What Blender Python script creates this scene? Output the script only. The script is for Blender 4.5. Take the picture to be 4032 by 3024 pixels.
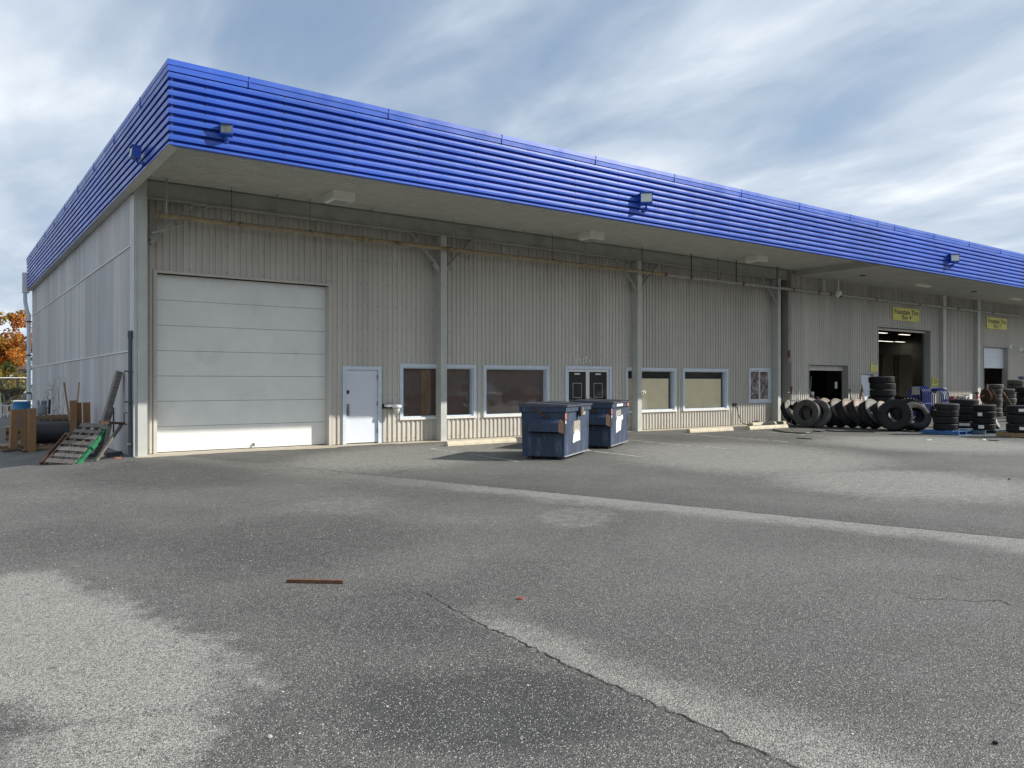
import bpy, bmesh, math, random
import numpy as np
from mathutils import Vector, Matrix
random.seed(7)
R_ = math.radians
for o in list(bpy.data.objects): bpy.data.objects.remove(o)
scene = bpy.context.scene
col = scene.collection

# ------------------------------------------------------------------ camera
CAMH = 1.70; YAW = R_(36.15); FPX = 3093.0; HY = 1508.0
cd = bpy.data.cameras.new('camera'); cam = bpy.data.objects.new('camera', cd); col.objects.link(cam)
cam.location = (0, 0, CAMH); cam.rotation_euler = (R_(90), 0, -YAW)
cd.sensor_width = 36; cd.lens = 36 * FPX / 4032; cd.shift_y = -(1512 - HY) / 4032
cd.clip_start = 0.05; cd.clip_end = 2000
scene.camera = cam
# ------------------------------------------------------------------ world, sun, exposure
SUNV = Vector((1.5, -1.0, 1.12)).normalized()          # towards the sun
ELEV = math.asin(SUNV.z)
sd = bpy.data.lights.new('sun', 'SUN'); sun = bpy.data.objects.new('sun', sd); col.objects.link(sun)
sd.energy = 4.7; sd.angle = R_(0.53); sd.color = (1.0, 0.95, 0.86)
sun.rotation_euler = (-SUNV).to_track_quat('-Z', 'Y').to_euler(); sun.location = (30, -30, 30)
scene.view_settings.view_transform = 'Standard'; scene.view_settings.look = 'None'
scene.view_settings.exposure = 0.44; scene.view_settings.gamma = 1.0
w = bpy.data.worlds.new('World'); scene.world = w; w.use_nodes = True
nt = w.node_tree; N = nt.nodes; L = nt.links; N.clear()
def nd(t, **k):
    n = N.new(t)
    for a, b in k.items():
        if a == 'op': n.operation = b
        elif a == 'inp':
            for i, v in b.items(): n.inputs[i].default_value = v
        else: setattr(n, a, b)
    return n
def build_world():
    out = nd('ShaderNodeOutputWorld'); bg = nd('ShaderNodeBackground', inp={1: 0.10})
    sky = nd('ShaderNodeTexSky', sky_type='NISHITA', sun_disc=False)
    sky.sun_elevation = ELEV; sky.sun_rotation = math.atan2(SUNV.x, SUNV.y)
    sky.air_density = 1.0; sky.dust_density = 0.6; sky.ozone_density = 1.6
    tc = nd('ShaderNodeTexCoord'); sep = nd('ShaderNodeSeparateXYZ')
    L.new(tc.outputs['Generated'], sep.inputs[0])
    zz = nd('ShaderNodeMath', op='MAXIMUM', inp={1: 0.0}); L.new(sep.outputs[2], zz.inputs[0])
    za = nd('ShaderNodeMath', op='ADD', inp={1: 0.16}); L.new(zz.outputs[0], za.inputs[0])
    dx = nd('ShaderNodeMath', op='DIVIDE'); L.new(sep.outputs[0], dx.inputs[0]); L.new(za.outputs[0], dx.inputs[1])
    dy = nd('ShaderNodeMath', op='DIVIDE'); L.new(sep.outputs[1], dy.inputs[0]); L.new(za.outputs[0], dy.inputs[1])
    cb = nd('ShaderNodeCombineXYZ'); L.new(dx.outputs[0], cb.inputs[0]); L.new(dy.outputs[0], cb.inputs[1])
    def layer(rot, sc, loc, nscale, detail, rough, dist):
        m = nd('ShaderNodeMapping'); m.inputs['Rotation'].default_value = (0, 0, rot)
        m.inputs['Scale'].default_value = sc; m.inputs['Location'].default_value = loc
        L.new(cb.outputs[0], m.inputs[0])
        n = nd('ShaderNodeTexNoise'); n.inputs['Scale'].default_value = nscale; n.inputs['Detail'].default_value = detail
        n.inputs['Roughness'].default_value = rough; n.inputs['Distortion'].default_value = dist
        L.new(m.outputs[0], n.inputs['Vector']); return n.outputs['Fac']
    a = layer(0.3, (1, 1, 1), (2.2, 9.1, 0), 0.6, 3, 0.45, 0.3)
    b = layer(R_(12), (1.7, 0.62, 1), (0.4, 5.2, 0), 1.3, 7, 0.5, 0.5)
    c = layer(R_(12), (1.5, 0.85, 1), (7.4, 2.2, 0), 4.0, 7, 0.55, 0.3)
    def mad(x, k, y):
        n = nd('ShaderNodeMath', op='MULTIPLY_ADD'); L.new(x, n.inputs[0]); n.inputs[1].default_value = k
        if isinstance(y, float): n.inputs[2].default_value = y
        else: L.new(y, n.inputs[2])
        return n.outputs[0]
    s = mad(a, 0.95, mad(b, 0.75, mad(c, 0.22, 0.0)))
    sm = nd('ShaderNodeMapRange', inp={1: 0.59, 2: 1.17, 3: 0.0, 4: 1.0}); L.new(s, sm.inputs[0]); s = sm.outputs[0]
    cr = nd('ShaderNodeValToRGB'); L.new(s, cr.inputs[0])
    e = cr.color_ramp.elements
    e[0].position = 0.0; e[0].color = (2.3, 3.2, 4.6, 1); e[1].position = 1.0; e[1].color = (8.0, 8.3, 8.5, 1)
    m1 = e.new(0.36); m1.color = (3.2, 3.95, 5.0, 1)
    m2 = e.new(0.66); m2.color = (4.6, 5.3, 6.2, 1)
    fr = nd('ShaderNodeMapRange', inp={1: 0.25, 2: 0.6, 3: 0.6, 4: 1.0}); L.new(s, fr.inputs[0])
    mx = nd('ShaderNodeMix', data_type='RGBA'); L.new(fr.outputs[0], mx.inputs[0])
    L.new(sky.outputs[0], mx.inputs[6]); L.new(cr.outputs[0], mx.inputs[7])
    L.new(mx.outputs[2], bg.inputs[0]); L.new(bg.outputs[0], out.inputs[0])
build_world()

# ------------------------------------------------------------------ photo pixel -> place
FW = Vector((math.sin(YAW), math.cos(YAW), 0)); RT = Vector((math.cos(YAW), -math.sin(YAW), 0)); CP = Vector((0, 0, CAMH))
def ray(x, y): return FW + RT * ((x - 2016) / FPX) + Vector((0, 0, (HY - y) / FPX))
def G(x, y, z=0.0):
    d = ray(x, y); return CP + d * ((z - CAMH) / d.z)
def WY(x, y, Y):
    d = ray(x, y); return CP + d * (Y / d.y)
def WX(x, y, X):
    d = ray(x, y); return CP + d * (X / d.x)
def sst(a, b, x):
    t = min(1, max(0, (x - a) / (b - a))); return t * t * (3 - 2 * t)
def gz(x, y):
    return -0.085 * min(4.0, max(0.0, 3.5 - x)) * sst(14.5, 19.5, y)

# ------------------------------------------------------------------ materials
MATS = {}
class Mt:
    def __init__(s, name, rough=0.6, metal=0.0, spec=0.5):
        s.m = bpy.data.materials.new(name); s.m.use_nodes = True; s.t = s.m.node_tree; s.n = s.t.nodes; s.l = s.t.links
        s.b = s.n['Principled BSDF']; s.b.inputs['Roughness'].default_value = rough; s.b.inputs['Metallic'].default_value = metal
        s.b.inputs['Specular IOR Level'].default_value = spec; MATS[name] = s.m; s.co = None
    def new(s, t, **k):
        n = s.n.new(t)
        for a, b in k.items():
            if a == 'op': n.operation = b
            elif a == 'inp':
                for i, v in b.items(): n.inputs[i].default_value = v
            else: setattr(n, a, b)
        return n
    def coord(s, world=False):
        if world:
            g = s.new('ShaderNodeNewGeometry'); return g.outputs['Position']
        if s.co is None: s.co = s.new('ShaderNodeTexCoord').outputs['Object']
        return s.co
    def map(s, v, sc=(1, 1, 1), loc=(0, 0, 0), rot=(0, 0, 0)):
        m = s.new('ShaderNodeMapping'); m.inputs['Scale'].default_value = sc; m.inputs['Location'].default_value = loc; m.inputs['Rotation'].default_value = rot
        s.l.new(v, m.inputs[0]); return m.outputs[0]
    def noise(s, v, scale, detail=4, rough=0.55, dist=0.0):
        n = s.new('ShaderNodeTexNoise'); s.l.new(v, n.inputs['Vector'])
        n.inputs['Scale'].default_value = scale; n.inputs['Detail'].default_value = detail; n.inputs['Roughness'].default_value = rough; n.inputs['Distortion'].default_value = dist
        return n.outputs['Fac']
    def mr(s, x, a, b, c=0.0, d=1.0, smooth=False):
        n = s.new('ShaderNodeMapRange', inp={1: a, 2: b, 3: c, 4: d}); s.l.new(x, n.inputs[0])
        if smooth: n.interpolation_type = 'SMOOTHSTEP'
        return n.outputs[0]
    def mix(s, f, a, b, mode='MIX'):
        n = s.new('ShaderNodeMix', data_type='RGBA', blend_type=mode)
        for i, v in ((0, f), (6, a), (7, b)):
            if isinstance(v, (int, float)): n.inputs[i].default_value = v
            elif isinstance(v, tuple): n.inputs[i].default_value = (*v[:3], 1)
            else: s.l.new(v, n.inputs[i])
        return n.outputs[2]
    def math(s, op, a, b=None, c=None):
        n = s.new('ShaderNodeMath', op=op)
        for i, v in enumerate((a, b, c)):
            if v is None: continue
            if isinstance(v, (int, float)): n.inputs[i].default_value = v
            else: s.l.new(v, n.inputs[i])
        return n.outputs[0]
    def base(s, c):
        if isinstance(c, tuple): s.b.inputs['Base Color'].default_value = (*c[:3], 1)
        else: s.l.new(c, s.b.inputs['Base Color'])
    def rough(s, c): s.l.new(c, s.b.inputs['Roughness'])
    def bump(s, h, strength=0.2, dist=0.01):
        n = s.new('ShaderNodeBump', inp={0: strength, 1: dist}); s.l.new(h, n.inputs['Height']); s.l.new(n.outputs[0], s.b.inputs['Normal'])
    def rnd(s):
        return s.new('ShaderNodeObjectInfo').outputs['Random']

def simple(name, c, rough=0.6, metal=0.0, var=0.12, scale=4.0, bump=0.0, spec=0.5, dirt=None, dsc=1.5, dlo=0.55, dhi=0.75):
    s = Mt(name, rough, metal, spec); v = s.coord()
    f = s.noise(v, scale, 5, 0.6)
    lo = tuple(x * (1 - var) for x in c); hi = tuple(min(1, x * (1 + var)) for x in c)
    colr = s.mix(s.mr(f, 0.3, 0.7), lo, hi)
    if dirt:
        f2 = s.noise(v, dsc, 8, 0.65, 0.3); colr = s.mix(s.mr(f2, dlo, dhi), colr, dirt)
    s.base(colr)
    if bump: s.bump(s.noise(v, scale * 12, 3), bump, 0.01)
    return s

def m_asphalt():
    s = Mt('asphalt', 0.85, 0, 0.35); v = s.coord(True)
    wv = s.new('ShaderNodeTexNoise'); s.l.new(v, wv.inputs['Vector']); wv.inputs['Scale'].default_value = 0.9; wv.inputs['Detail'].default_value = 6; wv.inputs['Roughness'].default_value = 0.6
    dsp = s.new('ShaderNodeVectorMath', operation='MULTIPLY_ADD'); s.l.new(wv.outputs['Color'], dsp.inputs[0]); dsp.inputs[1].default_value = (1.0, 1.0, 0); s.l.new(v, dsp.inputs[2])
    sh = s.new('ShaderNodeVectorMath', operation='SUBTRACT'); s.l.new(dsp.outputs[0], sh.inputs[0]); sh.inputs[1].default_value = (0.5, 0.5, 0)
    vd = sh.outputs[0]
    base = s.mix(s.mr(s.noise(v, 0.35, 6, 0.62, 0.4), 0.32, 0.68), (0.088, 0.0875, 0.082), (0.138, 0.137, 0.127))
    # worn, dusty and oil-dark areas of the old paving: (x, y, radius x, radius y, turn, strength) light > 0, dark < 0
    # seen areas of the photograph laid down as ground patches: centre and half size in display pixels
    def area(px, py, rx, ry, k):
        q = 1.8228; c = G(px * q, py * q); dep = c.dot(FW); lat = rx * q * dep / FPX
        n_ = G(px * q, (py + ry) * q); f_ = G(px * q, max((py - ry) * q, HY + 60)); d = (f_ - n_).length / 2; m_ = (f_ + n_) / 2
        v_ = (f_ - n_).normalized(); return (m_.x, m_.y, lat, d, -math.atan2(v_.x, v_.y), k)
    blobs = [area(170, 1460, 260, 200, 1.0), area(60, 1290, 120, 60, .8), area(420, 1430, 110, 110, .6), area(-300, 1420, 300, 250, .8), area(250, 1640, 230, 100, .8),
             area(1250, 1120, 170, 16, .5), area(740, 1090, 170, 22, .45), area(1000, 1125, 120, 14, .4),
             area(120, 1070, 130, 22, .4), area(900, 985, 450, 22, .72), area(1600, 990, 450, 30, .72), area(1950, 1050, 350, 40, .68), area(2000, 960, 300, 18, .72),
             area(330, 1030, 230, 40, -.75), area(620, 1180, 420, 75, -.7), area(150, 1170, 200, 50, -.6), area(900, 1330, 260, 90, -.6), area(1050, 1560, 260, 160, -.85), area(700, 1300, 250, 60, -.5),
             area(1250, 1070, 260, 16, -.45), area(1700, 1080, 300, 16, -.35), area(800, 1015, 110, 16, -.7), area(1080, 1040, 150, 14, -.5), area(30, 1590, 45, 22, -.7), area(1650, 1380, 300, 100, -.35), area(1100, 1240, 260, 40, -.5), area(560, 1560, 120, 110, -.45), area(1880, 1010, 70, 7, -.55)]
    lig = drk = None
    for (x, y, rx, ry, a, k) in blobs:
        ca, sa = math.cos(a), math.sin(a)
        # local coords via mapping TEXTURE type
        m = s.new('ShaderNodeMapping', vector_type='TEXTURE'); m.inputs['Location'].default_value = (x, y, 0); m.inputs['Rotation'].default_value = (0, 0, -a); m.inputs['Scale'].default_value = (rx, ry, 1e6)
        s.l.new(vd, m.inputs[0])
        ln = s.new('ShaderNodeVectorMath', operation='LENGTH'); s.l.new(m.outputs[0], ln.inputs[0])
        f = s.mr(ln.outputs['Value'], 1.5, 0.45, 0.0, abs(k), True)
        if k > 0: lig = f if lig is None else s.math('MAXIMUM', lig, f)
        else: drk = f if drk is None else s.math('MAXIMUM', drk, f)
    grain = s.noise(v, 7, 6, 0.7)
    # paler strip along the near edge of the long paving joint and along the right edge of the near crack
    sx = s.new('ShaderNodeSeparateXYZ'); s.l.new(v, sx.inputs[0]); X_, Y_ = sx.outputs[0], sx.outputs[1]
    sd_ = s.math('SUBTRACT', s.math('SUBTRACT', X_, 7.45), s.math('MULTIPLY', s.math('SUBTRACT', 10.2, Y_), .318))
    soft = s.math('MULTIPLY_ADD', s.math('SUBTRACT', s.noise(v, 1.3, 5, .6), .5), 1.3, sd_)
    band = s.math('MULTIPLY', s.math('MULTIPLY', s.mr(soft, -1.0, -.25, 0, .85, True), s.math('LESS_THAN', sd_, 0.0)), s.mr(Y_, 13.5, 8.5, .25, 1.0, True))
    ck = s.math('SUBTRACT', X_, 3.07); cks = s.math('MULTIPLY_ADD', s.math('SUBTRACT', s.noise(v, 1.6, 5, .6), .5), .8, ck)
    wedge = s.math('MULTIPLY', s.math('MULTIPLY', s.mr(cks, .62, .08, 0, .8, True), s.mr(ck, -.02, .02, 0, 1)), s.mr(Y_, 5.4, 4.2, 0, 1, True))
    farside = s.math('MULTIPLY', s.math('MULTIPLY', s.mr(sd_, 1.6, .0, 0, .45, True), s.math('GREATER_THAN', sd_, 0.0)), s.mr(Y_, 16.0, 11.0, .2, 1.0))
    gm = s.math('SUBTRACT', grain, .5)
    lig = s.mr(s.math('MULTIPLY_ADD', gm, .9, lig), .30, .85, 0, .95, True); drk = s.mr(s.math('MULTIPLY_ADD', gm, -.7, drk), .25, .95, 0, .85, True)
    lig = s.math('MAXIMUM', lig, s.math('MAXIMUM', s.math('MULTIPLY', band, s.mr(grain, .3, .55, .55, 1)), s.math('MULTIPLY', wedge, s.mr(grain, .3, .55, .5, 1))))
    drk = s.math('MAXIMUM', drk, farside)
    c = s.mix(drk, base, (0.050, 0.0505, 0.0485)); c = s.mix(lig, c, (0.272, 0.267, 0.243))
    fl = s.mr(s.noise(s.map(v, (1, 1, 1), (0, 0, 0), (0, 0, .6)), 11, 6, .68, .6), .58, .70, 0, .55); c = s.mix(fl, c, (0.065, 0.065, 0.062))
    oil = s.mr(s.noise(v, 2.1, 6, .62, .8), .66, .76, 0, .6); c = s.mix(oil, c, (0.045, 0.045, 0.044))
    # aggregate
    vo = s.new('ShaderNodeTexVoronoi'); vo.inputs['Scale'].default_value = 135; s.l.new(v, vo.inputs['Vector'])
    sp = s.new('ShaderNodeSeparateColor'); s.l.new(vo.outputs['Color'], sp.inputs[0])
    k = s.mr(sp.outputs[0], 0.0, 1.0, 0.42, 1.6)
    vm = s.new('ShaderNodeVectorMath', operation='SCALE'); s.l.new(c, vm.inputs[0]); s.l.new(k, vm.inputs['Scale'])
    ch = s.math('MULTIPLY', s.math('GREATER_THAN', sp.outputs[1], 0.90), s.math('LESS_THAN', vo.outputs['Distance'], 0.55))
    c = s.mix(s.math('MULTIPLY', ch, 0.85), vm.outputs[0], (0.48, 0.47, 0.43))
    dk2 = s.math('GREATER_THAN', sp.outputs[2], 0.86); c = s.mix(s.math('MULTIPLY', dk2, 0.6), c, (0.03, 0.03, 0.03))
    s.base(c)
    h = s.math('ADD', s.math('MULTIPLY', vo.outputs['Distance'], -1.0), s.math('MULTIPLY', s.noise(v, 40, 4), 0.8))
    s.bump(h, 0.8, 0.008)
    s.rough(s.mr(s.noise(v, 1.2, 4), 0.35, 0.7, 0.62, 0.9))
m_asphalt()

def m_ply():
    s = Mt('weathered_plywood', 0.8); v = s.coord(True); r = s.rnd()
    off = s.new('ShaderNodeCombineXYZ'); s.l.new(s.math('MULTIPLY', r, 37.0), off.inputs[1])
    ad = s.new('ShaderNodeVectorMath', operation='ADD'); s.l.new(v, ad.inputs[0]); s.l.new(off.outputs[0], ad.inputs[1])
    g1 = s.noise(s.map(ad.outputs[0], (1, 1.5, 0.12)), 1.3, 6, 0.65, 0.3); g2 = s.noise(s.map(ad.outputs[0], (1, 14, 0.35)), 3.0, 5, 0.6)
    c = s.mix(s.mr(g1, 0.3, 0.7), (0.39, 0.40, 0.425), (0.61, 0.585, 0.565))
    c = s.mix(s.mr(g2, 0.35, 0.8, 0, .35), c, (0.33, 0.33, 0.36))
    c = s.mix(s.mr(s.noise(s.map(ad.outputs[0], (1, 4.5, 0.10)), 2.2, 4, 0.6), 0.50, 0.70, 0, .75), c, (0.44, 0.365, 0.325))
    hs = s.new('ShaderNodeHueSaturation'); s.l.new(c, hs.inputs['Color']); s.l.new(s.mr(r, 0, 1, 0.84, 1.12), hs.inputs['Value'])
    s.base(hs.outputs[0]); s.bump(g2, 0.15, 0.01)
m_ply()

def m_siding(name, c, stain):
    s = Mt(name, 0.55); v = s.coord(True)
    f = s.noise(s.map(v, (1.2, 1.2, 0.18)), 1.6, 6, 0.62)
    cc = s.mix(s.mr(f, 0.3, 0.7), tuple(x * .9 for x in c), tuple(x * 1.06 for x in c))
    sp = s.new('ShaderNodeSeparateXYZ'); s.l.new(v, sp.inputs[0])
    top = s.math('MULTIPLY', s.mr(sp.outputs[2], 4.6, 5.9, 0, 1), s.mr(s.noise(s.map(v, (3, 3, 0.3)), 2.2, 5, .65), .3, .65))
    low = s.math('MULTIPLY', s.mr(sp.outputs[2], 0.7, 0.0, 0, 1), s.mr(s.noise(s.map(v, (1, 1, .6)), 2.6, 7, .7), .38, .68))
    cc = s.mix(s.math('MULTIPLY', top, 0.55), cc, stain); cc = s.mix(s.math('MULTIPLY', low, 0.5), cc, (.33, .28, .22))
    hs = s.new('ShaderNodeHueSaturation'); s.l.new(cc, hs.inputs['Color']); s.l.new(s.mr(s.rnd(), 0, 1, .93, 1.06), hs.inputs['Value'])
    s.base(hs.outputs[0]); s.bump(s.noise(v, 14, 3), 0.06, 0.01)
m_siding('beige_siding', (0.55, 0.522, 0.468), (0.17, 0.15, 0.12))
m_siding('grey_steel', (0.44, 0.44, 0.41), (0.20, 0.18, 0.15))

def m_rusty(name, c, rust=(0.16, 0.07, 0.035), lo=0.58, hi=0.72, rough=0.5, metal=0.0, sc=2.2, light=None):
    s = Mt(name, rough, metal); v = s.coord()
    a = s.noise(v, sc, 9, 0.68, 0.4); b = s.noise(s.map(v, (5, 5, 0.6)), 1.5, 6, 0.6)
    cc = s.mix(s.mr(b, 0.3, 0.75), tuple(x * .72 for x in c), tuple(x * 1.15 for x in c))
    if light: cc = s.mix(s.mr(s.noise(s.map(v, (3, 3, .8)), 2.6, 8, .7, .5), .53, .72, 0, .7), cc, light)
    cc = s.mix(s.mr(a, lo, hi), cc, rust); s.base(cc)
    s.rough(s.mr(a, 0.3, 0.75, rough, 0.85)); s.bump(a, 0.12, 0.02)

def m_blue():
    s = Mt('blue_metal', 0.34, 0.0, 0.5); v = s.coord(True)
    f = s.noise(s.map(v, (0.5, 0.5, 1)), 0.9, 5, .6)
    c = s.mix(s.mr(f, .3, .7), (0.020, 0.080, 0.41), (0.032, 0.106, 0.51)); c = s.mix(s.mr(s.noise(s.map(v, (7, 7, .35)), 1.1, 5, .65), .56, .78, 0, .35), c, (0.06, 0.10, 0.33)); c = s.mix(s.mr(s.noise(s.map(v, (2.2, 2.2, 1.2)), 2.0, 7, .7), .62, .8, 0, .30), c, (0.14, 0.24, 0.66)); hs = s.new('ShaderNodeHueSaturation'); s.l.new(c, hs.inputs['Color']); s.l.new(s.mr(s.rnd(), 0, 1, .93, 1.08), hs.inputs['Value']); s.base(hs.outputs[0])
    s.bump(s.noise(s.map(v, (.6, .6, 3)), 1.2, 3), 0.05, 0.02); s.rough(s.mr(s.noise(v, 2.0, 4), .3, .7, .28, .42))
m_blue()
simple('screw_dark', (0.12, 0.11, 0.10), .5)
simple('soffit_grey', (0.56, 0.56, 0.51), 0.6, 0, 0.08, 2.0, 0.0)
simple('flat_soffit', (0.43, 0.43, 0.39), 0.75, 0, 0.1, 1.0, 0.0)
simple('beam_grey', (0.36, 0.36, 0.33), 0.6, 0, 0.15, 2.0, 0, 0.5, (0.16, 0.13, 0.10), 1.2, .58, .85)
simple('column_paint', (0.50, 0.51, 0.48), 0.5, 0, 0.08, 3.0, 0.05, 0.5, (0.25, 0.2, 0.15), 3.5, .68, .80)
simple('door_white', (0.79, 0.80, 0.775), 0.5, 0, 0.05, 1.5, 0.10, 0.5, (0.60, 0.60, 0.56), 1.1, .55, .9)
simple('steel_door_white', (0.68, 0.72, 0.79), 0.42, 0, 0.04, 1.5, 0.03)
simple('frame_bluewhite', (0.60, 0.68, 0.76), 0.45, 0, 0.06, 5.0, 0.0, 0.5, (0.4, 0.42, 0.43), 3, .65, .85)
simple('sill_white', (0.72, 0.71, 0.68), 0.5, 0, 0.06, 5.0, 0.0, 0.5, (0.4, 0.36, 0.3), 4, .62, .8)
simple('white_plastic', (0.76, 0.77, 0.76), 0.4, 0, 0.05, 3)
simple('concrete', (0.43, 0.39, 0.315), 0.9, 0, 0.14, 5, 0.25, 0.3, (0.23, 0.21, 0.18), 2.5, .55, .8)
simple('stop_concrete', (0.58, 0.52, 0.40), 0.9, 0, 0.12, 6, 0.3, 0.3, (0.28, 0.25, 0.21), 4, .6, .8)
simple('dark_interior', (0.028, 0.028, 0.027), 0.9, 0, 0.2, 1)
simple('interior_floor', (0.10, 0.10, 0.095), 0.7, 0, 0.2, 1)
simple('brown_paper', (0.12, 0.082, 0.066), 0.7, 0, 0.15, 3)
simple('beige_board', (0.88, 0.78, 0.52), 0.7, 0, 0.04, 2.5, 0.05, 0.5, (0.78, 0.68, 0.43), 1.5, .5, .8)
simple('brown_post', (0.20, 0.12, 0.06), 0.6, 0, 0.2, 3)
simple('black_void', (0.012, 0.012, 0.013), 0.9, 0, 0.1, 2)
m_rusty('dumpster_blue', (0.026, 0.046, 0.088), (0.06, 0.038, 0.028), .60, .71, .42, 0.0, 2.4, (0.145, 0.185, 0.24))
m_rusty('dumpster_lid', (0.06, 0.065, 0.085), (0.12, 0.08, 0.055), .60, .74, .38, 0.0, 1.8)
m_rusty('rusty_red', (0.075, 0.035, 0.022), (0.06, 0.035, 0.03), .52, .7, .75, 0, 5)
m_rusty('pipe_rust', (0.34, 0.285, 0.17), (0.16, 0.095, 0.05), .5, .68, .6, 0, 3.0)
m_rusty('pipe_galvanised', (0.40, 0.40, 0.37), (0.30, 0.28, 0.24), .58, .8, .5, 0.2, 3.0)
m_rusty('coupling_red', (0.19, 0.07, 0.045), (0.1, 0.05, 0.04), .55, .7, .6, 0, 8)
m_rusty('dark_pipe', (0.085, 0.105, 0.125), (0.22, 0.25, 0.26), .63, .70, .5, 0, 5)
def m_rubber(name, c, dust, lo, hi):
    s = Mt(name, 0.75, 0, 0.35); v = s.coord(); r = s.rnd()
    f = s.noise(v, 3.5, 6, .65)
    cc = s.mix(s.mr(f, lo, hi), c, dust); hs = s.new('ShaderNodeHueSaturation'); s.l.new(cc, hs.inputs['Color']); s.l.new(s.mr(r, 0, 1, .75, 1.35), hs.inputs['Value'])
    s.base(hs.outputs[0]); s.bump(s.noise(v, 60, 3), .12, .004)
m_rubber('rubber_black', (0.013, 0.0135, 0.015), (0.026, 0.027, 0.028), .4, .7)
m_rubber('rubber_dusty', (0.055, 0.054, 0.050), (0.13, 0.125, 0.11), .35, .7)
m_rubber('rubber_pale', (0.13, 0.125, 0.11), (0.26, 0.25, 0.22), .35, .65); m_rubber('rubber_wall', (0.13, 0.127, 0.118), (0.26, 0.25, 0.225), .35, .7); m_rubber('rubber_tanwall', (0.16, 0.125, 0.105), (0.29, 0.235, 0.195), .35, .7)
m_rubber('rubber_tan', (0.060, 0.052, 0.047), (0.15, 0.125, 0.105), .4, .75)
def m_wood(name, c, dark, rough=.75, gs=(1, 9, 9)):
    s = Mt(name, rough); v = s.coord(); r = s.rnd()
    g = s.noise(s.map(v, gs), 2.2, 6, .6, .6)
    cc = s.mix(s.mr(g, .3, .7), dark, c); hs = s.new('ShaderNodeHueSaturation'); s.l.new(cc, hs.inputs['Color']); s.l.new(s.mr(r, 0, 1, .75, 1.2), hs.inputs['Value'])
    s.base(hs.outputs[0]); s.bump(g, .25, .006)
m_wood('fresh_wood', (0.44, 0.30, 0.16), (0.30, 0.19, 0.10))
m_wood('pallet_wood', (0.30, 0.21, 0.13), (0.14, 0.095, 0.06))
m_wood('grey_wood', (0.21, 0.19, 0.17), (0.085, 0.075, 0.065))
m_wood('brown_wood', (0.13, 0.06, 0.035), (0.05, 0.028, 0.02))
m_wood('cardboard', (0.30, 0.175, 0.085), (0.23, 0.13, 0.06), .85, (3, 3, 1))
m_wood('blue_pallet_wood', (0.035, 0.14, 0.33), (0.02, 0.075, 0.19))
m_wood('faded_blue_wood', (0.10, 0.17, 0.23), (0.06, 0.10, 0.15))
m_wood('stick_wood', (0.20, 0.095, 0.045), (0.07, 0.035, 0.02), .6, (1, 14, 14))
simple('green_paint', (0.012, 0.14, 0.055), .5, 0, .25, 6, .1, .5, (0.05, 0.08, 0.05), 4, .55, .75)
simple('blue_barrel', (0.02, 0.16, 0.36), .4, 0, .1, 3)
simple('cage_blue', (0.012, 0.03, 0.19), .35, 0, .2, 4)
simple('galv_grey', (0.36, 0.39, 0.41), .45, .4, .15, 4)
simple('cylinder_grey', (0.20, 0.23, 0.25), .5, 0, .12, 4)
simple('tank_black', (0.028, 0.031, 0.036), .5, 0, .3, 3, .1)
simple('black_plastic', (0.02, 0.02, 0.022), .5, 0, .2, 3)
simple('steel_grey', (0.30, 0.30, 0.29), .4, .6, .15, 5)
simple('red_paint', (0.38, 0.02, 0.02), .4, 0, .2, 5)
simple('sign_yellow', (0.72, 0.66, 0.13), .5, 0, .04, 3)
simple('sign_black', (0.012, 0.012, 0.02), .5, 0, .1, 3)
simple('paper_white', (0.74, 0.73, 0.69), .8, 0, .05, 6, .2, .5, (0.45, 0.43, 0.38), 5, .6, .8)
simple('paper_grey', (0.36, 0.35, 0.33), .8, 0, .15, 6)
simple('sticker_tan', (0.30, 0.27, 0.23), .7, 0, .3, 9)
simple('sticker_dark', (0.03, 0.032, 0.045), .6, 0, .5, 7)
simple('sticker_maroon', (0.10, 0.01, 0.05), .5, 0, .2, 9)
simple('tag_orange', (0.50, 0.15, 0.08), .6, 0, .2, 9)
simple('line_paint', (0.55, 0.55, 0.52), .8, 0, .1, 3, .2, .3, (0.16, 0.16, 0.15), 6.0, .42, .58)
simple('crack_black', (0.015, 0.015, 0.014), .95, 0, .3, 5)
simple('brick_red', (0.30, 0.10, 0.05), .8, 0, .2, 5)
simple('leaf_red', (0.20, 0.045, 0.035), .7, 0, .2, 30)
simple('pebble', (0.42, 0.41, 0.38), .9, 0, .3, 30)
simple('bark', (0.07, 0.055, 0.042), .9, 0, .3, 6, .3)
simple('car_black', (0.015, 0.017, 0.022), .2, 0, .1, 2)
simple('car_white', (0.62, 0.63, 0.63), .25, 0, .05, 2)
simple('car_maroon', (0.10, 0.012, 0.02), .25, 0, .1, 2)
simple('tan_wall', (0.46, 0.38, 0.28), .8, 0, .1, 1.5)
simple('roof_brown', (0.12, 0.09, 0.075), .85, 0, .2, 3)
simple('vest_green', (0.35, 0.62, 0.22), .7, 0, .15, 8)
simple('hill_green', (0.055, 0.062, 0.03), .95, 0, .5, .8, .3, .2, (0.13, 0.075, 0.035), .35, .5, .7)
simple('wall_grey', (0.30, 0.28, 0.27), .85, 0, .1, 1)
simple('vine_stem', (0.06, 0.05, 0.045), .9, 0, .3, 9)
simple('rail_white', (0.70, 0.71, 0.72), .45, 0, .05, 4)
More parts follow.
